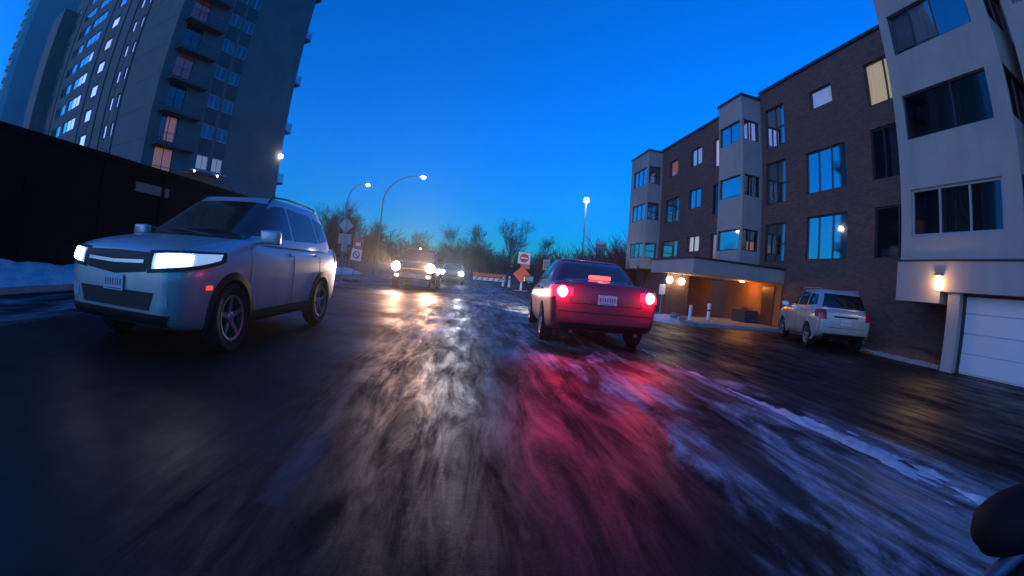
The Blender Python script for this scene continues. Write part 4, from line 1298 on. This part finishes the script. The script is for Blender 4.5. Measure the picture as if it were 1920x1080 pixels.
# ------------------------------------------------------------------ oncoming pickup truck
trk = empty('pickup_truck', (-2.72, 24.6, 0.0), R(180), 'dark brown pickup truck coming towards the camera with glaring warm headlights', 'truck')
c = Car(trk, [(2.72, .48, .95, .80), (2.66, .42, 1.10, .90), (2.4, .40, 1.16, .95), (1.6, .40, 1.2, .96), (.9, .40, 1.22, .96), (-.9, .42, 1.22, .96), (-2.4, .44, 1.22, .96), (-2.68, .5, 1.2, .93), (-2.72, .54, 1.1, .9)],
        [(1.18, 1.0, -1.0, .90), (1.4, .72, -.96, .84), (1.65, .42, -.86, .76), (1.80, .26, -.76, .70)],
        (1.75, -1.75), .40, .94, M['paint_truck'], crown=.05, rcrown=.06, tw=.26)
c.wheels(6)
c.arches(M['plastic'], .06, .014)
trk.scale = (1.13, 1.13, 1.13)
c.decal('windshield', 'y', [(-.78, 1.23), (.78, 1.23)], [(-.62, 1.74), (.62, 1.74)], M['car_glass'], nu=18, nv=8)
c.sides('side_window', [(.62, 1.27), (-.84, 1.27)], [(.3, 1.68), (-.74, 1.70)], M['car_glass'])
c.decal('grille', 'y', [(-.52, .74), (.52, .74)], [(-.55, 1.04), (.55, 1.04)], M['plastic'], off=.01, nu=14, nv=6)
c.decal('grille_bar', 'y', [(-.52, .87), (.52, .87)], [(-.52, .92), (.52, .92)], M['chrome'], off=.025, nu=14, nv=2)
c.decal('bumper', 'y', [(-.8, .50), (.8, .50)], [(-.84, .66), (.84, .66)], M['galv'], off=.03, nu=18, nv=4)
for sx in (-1, 1):
    c.decal('headlight_bezel', 'y', [(sx * .55, .80), (sx * .88, .82)], [(sx * .55, 1.07), (sx * .88, 1.08)], M['lens_clear'], off=.012, nu=8, nv=6)
    spot('truck_dipped_beam', (sx * .73, 2.86, .94), (sx * .73 + .1, 15, .2), 750, (1.0, .52, .30), 46, trk)
    b = MB(); b.ball((0, 0, 0), .21, 0, 9); b.build('headlight', M['head_warm'], trk, True, (sx * .73, 2.60, .94))
    c.decal('fog_light', 'y', [(sx * .62, .54), (sx * .74, .54)], [(sx * .62, .63), (sx * .74, .63)], M['lamp_entry'], off=.04, nu=4, nv=4)
    spot('truck_headlight', (sx * .73, 2.86, .94), (sx * .73 + .1, 20, 2.0), 4200, (1.0, .70, .48), 14, trk, .06, .35)
b = MB(); b.ball((0.05, 0.12, 1.88), .035); b.build('roof_lamp', M['lamp_entry'], trk, True)
mirrors(c, .75, 1.3, .92, M['plastic'], 1.2)
plate_on(c, 2.76, .60, 1)
b = MB(); b.box(-.86, .86, -2.6, -1.05, .8, 1.235); b.build('truck_bed', M['plastic'], trk)

# ------------------------------------------------------------------ second oncoming car further back
fc = empty('oncoming_car', (-1.36, 37.5, 0.0), R(180), 'small far car behind the pickup with cold white headlights', 'car')
c = Car(fc, [(2.2, .38, .66, .62), (2.15, .30, .78, .76), (1.8, .25, .86, .86), (1.0, .24, .95, .88), (-1.6, .26, 1.02, .88), (-2.1, .34, 1.0, .82), (-2.2, .45, .85, .74)],
        [(.93, 1.15, -1.75, .86), (1.15, .68, -1.5, .77), (1.35, .28, -1.15, .68), (1.43, .1, -.95, .61)],
        (1.32, -1.3), .32, .87, M['paint_far'], crown=.03)
c.wheels(5)
fc.scale = (1.12, 1.12, 1.12)
c.decal('windshield', 'y', [(-.72, .98), (.72, .98)], [(-.54, 1.38), (.54, 1.38)], M['car_glass'], nu=12, nv=6)
for sx in (-1, 1):
    b = MB(); b.ball((0, 0, 0), .20, 0, 9); b.build('headlight', M['head_far'], fc, True, (sx * .64, 2.02, .73))
    spot('far_headlight', (sx * .66, 2.3, .72), (sx * .66 + .1, 20, 1.9), 2200, (.86, .95, 1.0), 14, fc, .06, .35)
c.decal('grille', 'y', [(-.4, .5), (.4, .5)], [(-.42, .66), (.42, .66)], M['plastic'], off=.008, nu=8, nv=4)

# ================================================================== street lamps
def street_lamp(x, y, h, arm, lab, az=90, bend=2.7, energy=32):
    e = empty('street_lamp', (x, y, 0), R(90 - az), lab, 'street lamp', 'lit street lamps')
    b = MB()
    pts = [(0, 0, 0), (0, 0, h - bend)]
    rad = [0.10, 0.075]
    for k in range(1, 13):
        a = R(90) * k / 12
        pts.append((arm * .92 * (1 - cos(a)), 0, h - bend + bend * sin(a)))
        rad.append(0.075 - 0.03 * k / 12)
    pts.append((arm, 0, h + 0.0)); rad.append(0.042)
    b.tube(pts, rad, 10)
    b.build('pole', M['galv'], e, True)
    b = MB(); b.lathe([(0.22, 0.0), (0.22, 0.04), (0.13, 0.08), (0.12, 0.3)], 12); b.build('base', M['galv'], e)
    b = MB(); b.rbox(arm - .1, arm + .65, -.15, .15, h - .02, h + .13, 0.05); b.build('lamp_head', M['galv'], e, True, sharp=50)
    b = MB(); b.ball((arm + .30, 0, h - .04), .22, 0, 10, .75); b.build('lens', M['lamp_white'], e, True)
    lamp_light('street_lamp_light', (arm + .3, 0, h - .35), energy, (1.0, .9, .78), .2, e)
street_lamp(-14.6, 49.4, 10.0, 1.9, 'shorter lit lamp with a curved arm left of the big curved lamp', 70, 2.6)
street_lamp(-9.2, 43.8, 10.05, 3.5, 'tallest lit lamp with a long arched arm above the oncoming pickup', 90, 2.9)
e = empty('street_lamp', (11.0, 43.4, 0), 0, 'straight lit post lamp with a round globe above the bushes by the apartment house', 'street lamp', 'lit street lamps')
b = MB(); b.tube([(0, 0, 0), (0, 0, 9.1)], [.1, .06], 10); b.build('pole', M['galv'], e, True)
b = MB(); b.lathe([(.22, 0), (.2, .05), (.12, .1)], 12); b.build('base', M['galv'], e)
b = MB(); b.ball((0, 0, 9.3), .27); b.build('globe', M['lamp_white'], e, True)
b = MB(); b.lathe([(.06, 9.04), (.14, 9.08), (.16, 9.12)], 12); b.build('collar', M['metal_dark'], e)
lamp_light('street_lamp_light', (0, -.4, 9.2), 40, (1.0, .92, .82), .25, e)

# ================================================================== signs, seen from behind and from the front
def post(e, h, tilt=0.0, y=0.04, r_=.03, m='galv'):
    b = MB(); b.tube([(0, y, 0), (tilt * h, y, h)], r_, 8); return b.build('post', M[m], e, True)
def text(name, body, size, m, parent, loc, extr=0.002, rot=0.0):
    cu = bpy.data.curves.new(name, 'FONT'); cu.body = body; cu.size = size; cu.align_x = 'CENTER'; cu.align_y = 'CENTER'; cu.extrude = extr
    t_ = bpy.data.objects.new(name, cu); link(t_)
    dg = bpy.context.evaluated_depsgraph_get()
    me = bpy.data.meshes.new_from_object(t_.evaluated_get(dg)); bpy.data.objects.remove(t_)
    me.materials.clear(); me.materials.append(m)
    o = bpy.data.objects.new(name, me); link(o, parent)
    o.location = loc; o.rotation_euler = (pi / 2, rot, 0)
    return o
# back of a diamond sign with a square tab
e = empty('warning_sign', (-8.55, 29.4, 0), 0, 'back of a grey diamond road sign with a plate below it on one post', 'sign')
post(e, 4.05, 0, -.035)
b = MB(); b.rbox(-.37, .37, -.006, .006, -.37, .37, .004, 0, Matrix.Translation((0, 0, 3.48)) @ Matrix.Rotation(pi / 4, 4, 'Y')); b.build('diamond_plate', M['sign_back'], e)
b = MB(); b.rbox(-.46, .46, -.006, .006, 2.22, 2.92, .004); b.build('square_plate', M['sign_back'], e)
b = MB(); b.rbox(-.22, .22, -.006, .006, 1.72, 2.2, .004); b.build('small_plate', M['sign_back'], e)
# portable pair of red and white signs, leaning
e = empty('closure_sign', (-6.42, 24.3, 0), 0, 'leaning portable stand with a red bordered sign above a white red ring sign', 'sign')
tl = Matrix.Translation((0, 0, .30)) @ Matrix.Rotation(R(5), 4, 'Y')
b = MB(); b.rbox(-.02, .02, .02, .05, -.25, 2.1, .005, 0, tl); b.rbox(-.55, .55, -.06, .06, -.29, -.19, .01); b.rbox(-.07, .07, -.5, .5, -.295, -.225, .01); b.build('stand', M['metal_dark'], e, loc=(0, 0, .295))
b = MB(); b.rbox(-.30, .30, -.008, .008, 1.55, 2.15, .006, 0, tl); us_ = b.build('upper_plate', M['sign_pink'], e)
b = MB(); b.rbox(-.27, .27, -.012, -.0085, 1.62, 1.68, .001, 0, tl); b.rbox(-.27, -.15, -.012, -.0085, 1.682, 1.90, .001, 0, tl); b.rbox(.15, .27, -.012, -.0085, 1.682, 1.90, .001, 0, tl); b.rbox(-.27, .27, -.012, -.0085, 1.902, 1.95, .001, 0, tl); b.rbox(-.27, .27, -.012, -.0085, 2.06, 2.10, .001, 0, tl)
b.build('red_frame', M['sign_red'], us_)
b = MB(); b.rbox(-.14, .14, -.012, -.0085, 1.69, 1.89, .001, 0, tl); b.build('white_field', M['sign_white'], us_)
b = MB(); b.rbox(-.31, .31, -.008, .008, .88, 1.52, .006, 0, tl); ls_ = b.build('lower_plate', M['sign_white'], e)
b = MB()
ring = []
n = 32
for k in range(n):
    a = 2 * pi * k / n
    for rr in (.14, .21): ring.append((rr * cos(a), -.011, 1.2 + rr * sin(a)))
b.add(ring, [(2 * k, 2 * k + 1, (2 * k + 3) % (2 * n), (2 * k + 2) % (2 * n)) for k in range(n)], 0, tl)
b.box(-.17, .17, -.0125, -.0115, 1.17, 1.23, 0, tl @ Matrix.Translation((0, 0, 1.2)) @ Matrix.Rotation(R(45), 4, 'Y') @ Matrix.Translation((0, 0, -1.2)))
b.build('red_ring', M['sign_red'], ls_)
e = empty('base_weight', (-6.75, 26.6, 0), R(-20), 'short white reflective block lying on the road near the leaning closure sign', 'block')
b = MB(); b.rbox(-.2, .2, -.07, .07, 0, .12, .02); b.build('body', M['sign_white'], e)
b = MB(); b.rbox(-.18, .18, -.074, -.0705, .03, .09, .001); b.build('reflector', M['sign_pink'], e)
# do not enter sign
e = empty('no_entry_sign', (4.35, 36.0, 0), 0, 'white square no entry sign with red disc above the orange diamond sign', 'sign')
post(e, 3.1, .0, .035)
tl = Matrix.Translation((0, 0, 2.58)) @ Matrix.Rotation(R(1.5), 4, 'Y')
b = MB(); b.rbox(-.5, .5, -.008, .008, -.48, .48, .006, 0, tl); s_ = b.build('plate', M['sign_white'], e)
b = MB(); b.add([(.36 * cos(2 * pi * k / 36), -.0115, .0 + .36 * sin(2 * pi * k / 36)) for k in range(36)], [tuple(range(36))], 0, tl); b.build('red_disc', M['sign_red'], s_)
b = MB(); b.rbox(-.27, .27, -.018, -.0125, -.06, .06, .001, 0, tl); b.build('white_bar', M['sign_white'], s_)
b = MB(); b.rbox(-.24, .5, -.008, .008, 1.72, 2.08, .006); b.build('tab_plate', M['sign_pink'], e)
# orange construction diamond on a spring stand
e = empty('work_sign', (3.92, 33.0, 0), 0, 'orange diamond roadworks sign on a low white stand', 'sign')
b = MB(); b.rbox(-.47, .47, -.008, .008, -.47, .47, .02, 0, Matrix.Translation((0, 0, 1.22)) @ Matrix.Rotation(pi / 4, 4, 'Y')); d_ = b.build('diamond_plate', M['sign_orange'], e)
b = MB(); b.rbox(-.06, .06, .012, .06, .06, .9, .01); b.rbox(-.07, .07, -.03, .03, .0, .62, .01); b.build('stand', M['sign_white'], e)
b = MB(); b.rbox(-.5, .5, -.04, .04, 0, .05, .01); b.rbox(-.04, .04, -.5, .5, .052, .09, .01); b.build('foot', M['galv'], e)
for (x, y, h, lab) in ((3.04, 39.0, .85, 'left one of two white delineator posts by the orange barrier'), (3.45, 37.6, .98, 'right one of two white delineator posts, nearer the orange diamond')):
    e = empty('delineator_post', (x, y, 0), 0, lab, 'post', 'white delineator posts')
    b = MB(); b.lathe([(.13, .06), (.10, h * .5), (.09, h), (.05, h + .04), (.001, h + .045)], 16); b.build('post', M['sign_white'], e, True, sharp=40)
    b = MB(); b.lathe([(.24, 0), (.22, .05), (.14, .06)], 12); b.build('rubber_base', M['tyre'], e)
    b = MB(); b.lathe([(.102, h * .72), (.099, h * .84)], 16); b.build('orange_band', M['sign_orange'], e)
e = empty('barricade_lamp', (4.72, 34.5, 0), 0, 'small round white warning lamp on a dark stand right of the orange diamond', 'lamp')
b = MB(); b.lathe([(.16, 0), (.16, .06), (.05, .1), (.04, .62)], 12); b.build('stand', M['plastic'], e)
b = MB(); b.ball((0, 0, .74), .13); b.build('lens', M['sign_white'], e, True)
# orange barrier board
e = empty('road_barrier', (1.9, 41.0, 0), R(-2), 'long low orange and white barrier closing the road ahead', 'barrier')
for z, nm in ((.92, 'upper_board'), (.55, 'lower_board')):
    b = MB(); b.rbox(-1.5, 1.5, -.02, .02, z - .14, z + .16, .01); bo = b.build('board', M['sign_orange'] if z > .8 else M['sign_white'], e)
    for k in range(6 if z < .8 else 0):
        b = MB(); x = -1.3 + k * .52
        b.add([(x, -.0225, z - .12), (x + .16, -.0225, z - .12), (x + .3, -.0225, z + .14), (x + .14, -.0225, z + .14)], [(0, 1, 2, 3)]); b.build('stripe', M['sign_pink'], bo)
for x in (-1.2, 1.2):
    b = MB(); b.rbox(x - .03, x + .03, .021, .07, 0, 1.15, .008); b.rbox(x - .04, x + .04, -.4, .45, 0.0, .05, .01); b.build('leg', M['galv'], e)
e = empty('road_sign', (6.1, 35.4, 0), 0, 'narrow grey white sign plate on a post just left of the sedan roof', 'sign')
post(e, 2.7, 0, .035)
b = MB(); b.rbox(-.27, .27, -.008, .008, 1.78, 2.60, .01); s_ = b.build('plate', M['sign_back'], e)
b = MB(); b.rbox(-.21, .21, -.011, -.0085, 1.86, 2.52, .001); b.build('plate_face', M['kerb'], s_)
e = empty('roof_light_box', (14.2, 48.0, 0), 0, 'pale capped box on a post rising above the bushes', 'post')
b = MB(); b.tube([(0, 0, 0), (0, 0, 4.6)], .12, 10); b.build('post', M['galv'], e)
b = MB(); b.rbox(-.4, .4, -.4, .4, 4.6, 5.25, .04); b.build('box', M['pale_tower'], e)
b = MB(); b.rbox(-.5, .5, -.5, .5, 5.3, 5.75, .15); b.build('cap', M['sign_white'], e, True, sharp=50)

# ================================================================== leafless trees and brush
def branch_tree(seed, h, spread, levels=5, trunk_r=0.16, twigs=1.0, low=0.28):
    rnd = random.Random(seed)
    trunk, crown = MB(), MB()
    def grow(p, d, ln, r_, lv):
        pts, rad = [p], [r_]
        n = 4 if lv == 0 else 3
        for k in range(n):
            d = (d + Vector((rnd.gauss(0, .10 + .05 * lv), rnd.gauss(0, .10 + .05 * lv), rnd.gauss(.05, .06)))).normalized()
            p = p + d * (ln / n)
            pts.append(p); rad.append(max(r_ * (1 - .55 * (k + 1) / n), .006))
        (trunk if lv == 0 else crown).tube(pts, rad, 7 if lv == 0 else 4 if lv < 3 else 3, cap=False)
        if lv >= levels: return
        nb = [5, 4, 4, 3, 3, 2][lv]
        nb = max(2, int(round(nb * (twigs if lv > 1 else 1))))
        for k in range(nb):
            i = rnd.randint(2 if lv == 0 else 1, len(pts) - 1)
            az_ = rnd.uniform(0, 2 * pi)
            tilt = rnd.uniform(.35, .85) * spread
            ax = Vector((cos(az_), sin(az_), 0))
            nd = (pts[i] - pts[i - 1]).normalized()
            perp = (ax - nd * ax.dot(nd)).normalized()
            nd = (nd * cos(tilt) + perp * sin(tilt) + Vector((0, 0, .12))).normalized()
            grow(pts[i], nd, ln * rnd.uniform(.52, .78), rad[i] * rnd.uniform(.5, .7), lv + 1)
        grow(pts[-1], d, ln * .7, rad[-1], lv + 1)
    grow(Vector((0, 0, -.1)), Vector((0, 0, 1)), h * low, trunk_r, 0)
    zmax = max(v[2] for v in crown.v)
    k = h / zmax
    for mb in (trunk, crown): mb.v = [(a * k, b_ * k, c_ * k) for a, b_, c_ in mb.v]
    return trunk.mesh('trunk', M['bark'], True), crown.mesh('crown', M['twig'])
HAZE = 0.0
T = [branch_tree(11, 10, 1.0), branch_tree(23, 10, .8, trunk_r=.14), branch_tree(37, 10, 1.15, twigs=1.2), branch_tree(41, 10, .7, trunk_r=.12, low=.34)]
def tree(x, y, h, k, lab, rz, group='bare trees at the end of the street'):
    e = empty('bare_tree', (x, y, 0), rz, lab, 'tree', group)
    s_ = h / 10
    e.scale = (s_, s_, s_)
    put('trunk', T[k][0], e); put('crown', T[k][1], e)
    return e
tree(4.55, 62.0, 9.3, 1, 'tall bare tree standing alone left above the no entry sign', .4)
tree(9.6, 60.0, 7.2, 3, 'slim bare tree above the narrow grey white sign', 1.3)
GL = 'bare trees at the end of the street'
lt = [(-18.4, 56, 8.6, 2), (-21.5, 62, 9.4, 0), (-16.2, 60, 9.6, 2), (-24.0, 58, 7.5, 1), (-14.2, 66, 8.2, 0), (-12.5, 58, 6.6, 2), (-19.8, 70, 11, 0), (-27, 68, 9, 2)]
NTH = ['leftmost', 'second', 'third', 'fourth', 'fifth', 'sixth', 'seventh', 'eighth', 'ninth', 'tenth', 'eleventh', 'twelfth']
def place(i, n):
    return 'leftmost' if i == 0 else 'rightmost' if i == n - 1 else NTH[i] + ' from the left'
lt.sort(key=lambda q: q[0] / q[1])
for i, (x, y, h, k) in enumerate(lt):
    tree(x, y, h, k, 'bare tree, ' + place(i, len(lt)) + ' in the dense clump by the curved lamps', i * 1.1, GL)
mid = [(-9.0, 72, 7.2, 1), (-7.2, 66, 5.6, 2), (-4.8, 76, 6.4, 0), (-2.6, 68, 8.2, 3), (-1.0, 80, 7.2, 2), (0.4, 66, 8.6, 1), (1.6, 72, 7.0, 2), (2.4, 64, 5.4, 0)]
mid.sort(key=lambda q: q[0] / q[1])
for i, (x, y, h, k) in enumerate(mid):
    tree(x, y, h, k, 'bare tree, ' + place(i, len(mid)) + ' in the row behind the oncoming headlights', i * 1.7, GL)
def thicket(seed, n, h, r_, m):
    rnd = random.Random(seed)
    b = MB()
    for k in range(n):
        a = rnd.uniform(0, 2 * pi); q = r_ * math.sqrt(rnd.random()) * .5
        p = Vector((cos(a) * q, sin(a) * q, -.05)); d = Vector((cos(a) * rnd.uniform(.1, .7), sin(a) * rnd.uniform(.1, .7), 1)).normalized()
        ln = h * rnd.uniform(.6, 1.0)
        mid_ = p + d * ln * .5
        end = p + d * ln + Vector((rnd.gauss(0, .15), rnd.gauss(0, .15), 0))
        b.tube([p, mid_, end], [.028, .018, .007], 3, cap=False)
        for j in range(11):
            t_ = rnd.uniform(.25, 1)
            s0 = p + (end - p) * t_
            dd = (d + Vector((rnd.gauss(0, .55), rnd.gauss(0, .55), rnd.gauss(.1, .25)))).normalized()
            e1 = s0 + dd * h * rnd.uniform(.1, .28)
            b.tube([s0, e1], [.014, .005], 3, cap=False)
            if j % 2:
                e2 = e1 + (dd + Vector((rnd.gauss(0, .6), rnd.gauss(0, .6), .2))).normalized() * h * .1
                b.tube([e1, e2], [.008, .004], 3, cap=False)
    return b.mesh('shrub', m)
B = [thicket(3, 70, 3.0, 2.6, M['red_glow_twig']), thicket(5, 80, 3.0, 3.0, M['red_glow_twig']), thicket(8, 70, 3.0, 2.6, M['twig'])]
sh_ = [(8.6, 40, 3.6, 0), (10.5, 42.5, 4.4, 1), (12.6, 38, 4.6, 0), (13.5, 44, 5.0, 1), (10.2, 34.5, 3.2, 1), (12.8, 33.2, 4.0, 0), (14.2, 34.6, 5.0, 2), (15.6, 39, 5.6, 1), (11.6, 29.0, 3.0, 2), (7.2, 44.8, 3.2, 2), (17.5, 42, 5.6, 0)]
sh_.sort(key=lambda q: q[0] / q[1])
for i, (x, y, h, k) in enumerate(sh_):
    o = put('shrub', B[k], None, (x, y, 0), i * .9)
    o.scale = (h / 3, h / 3, h / 3)
    tag(o, 'leafless shrub, ' + place(i, len(sh_)) + ' in the thicket behind the sedan', 'shrub', 'leafless shrubs beside the apartment house')
# the wood beyond the cross street reads as one brown mass
rnd = random.Random(99)
wood = MB()
for k in range(2300):
    x = rnd.uniform(-75, 60); y = rnd.uniform(82, 120)
    h = rnd.uniform(3.2, 6.0) * (1.25 if x < -14 else 1.0)
    d = Vector((rnd.gauss(0, .12), rnd.gauss(0, .12), 1))
    top = Vector((x, y, 0)) + d * h
    wood.tube([(x, y, -.1), tuple(top)], [.09, .015], 3, cap=False)
    for j in range(13):
        t_ = rnd.uniform(.2, 1)
        s0 = Vector((x, y, 0)) + d * h * t_
        dd = Vector((rnd.gauss(0, .7), rnd.gauss(0, .5), rnd.uniform(.2, 1))).normalized()
        e1 = s0 + dd * h * rnd.uniform(.14, .34)
        wood.tube([s0, e1], [.045, .012], 3, cap=False)
tag(wood.build('far_wood', M['twig']), kind='stuff')
# brown slope under the wood
def slope(x, y):
    return 3.4 * min(1, max(0, (y - 60) / 70)) ** 0.9 + .35 * nz(x, y, .06, 4) * min(1, max(0, (y - 60) / 10)) - .05
field('hill', -160, 160, 57, 200, 80, 40, slope, M['ground'], 'structure')

# ================================================================== the bicycle part that shows in the lower right corner
hb = empty('handlebar_end', (0.50, 0.13, 0.93), 0, 'dark rounded handlebar end with a blue stripe in the lower right corner', 'handlebar')
M['grip'] = mat('grip_rubber', (0.006, 0.006, 0.008), 0.75, spec=.2)
M['blue_band'] = mat('blue_band', (0.01, 0.05, 0.13), 0.5)
gp = cr([[-.019, .036, -.001, .003], [-.0175, .033, .001, .014], [-.014, .027, .005, .024], [-.006, .014, .011, .032], [.01, -.01, .022, .036], [.05, -.07, .05, .036], [.1, -.15, .08, .036]], 5)
b = MB(); b.tube([q[:3] for q in gp], [q[3] for q in gp], 40); b.build('grip', M['grip'], hb, True)
b = MB(); b.tube([(-.03, .005, -.075), (-.012, -.008, -.038), (.012, -.03, .0), (.045, -.07, .04)], .011, 24); b.build('blue_stripe', M['blue_band'], hb, True)
b = MB(); b.tube([(-.02, -.03, -.09), (.0, -.045, -.055), (.03, -.07, -.01), (.07, -.12, .04)], .034, 32); b.build('lever_housing', M['grip'], hb, True)

# ================================================================== the air: one closed box of thin haze, added for a glow round the lamps
hz = MB(); hz.box(-260, 260, -60, 330, -1.2, 60)
hm = bpy.data.materials.new('haze')
hm.use_nodes = True
hm.node_tree.nodes.clear()
ho = hm.node_tree.nodes.new('ShaderNodeOutputMaterial')
hp = hm.node_tree.nodes.new('ShaderNodeVolumePrincipled')
hp.inputs['Color'].default_value = (0.9, 0.92, 0.95, 1)
hp.inputs['Density'].default_value = 0.0011
hp.inputs['Anisotropy'].default_value = 0.8
hm.node_tree.links.new(hp.outputs[0], ho.inputs['Volume'])
tag(hz.build('haze', hm), kind='stuff')
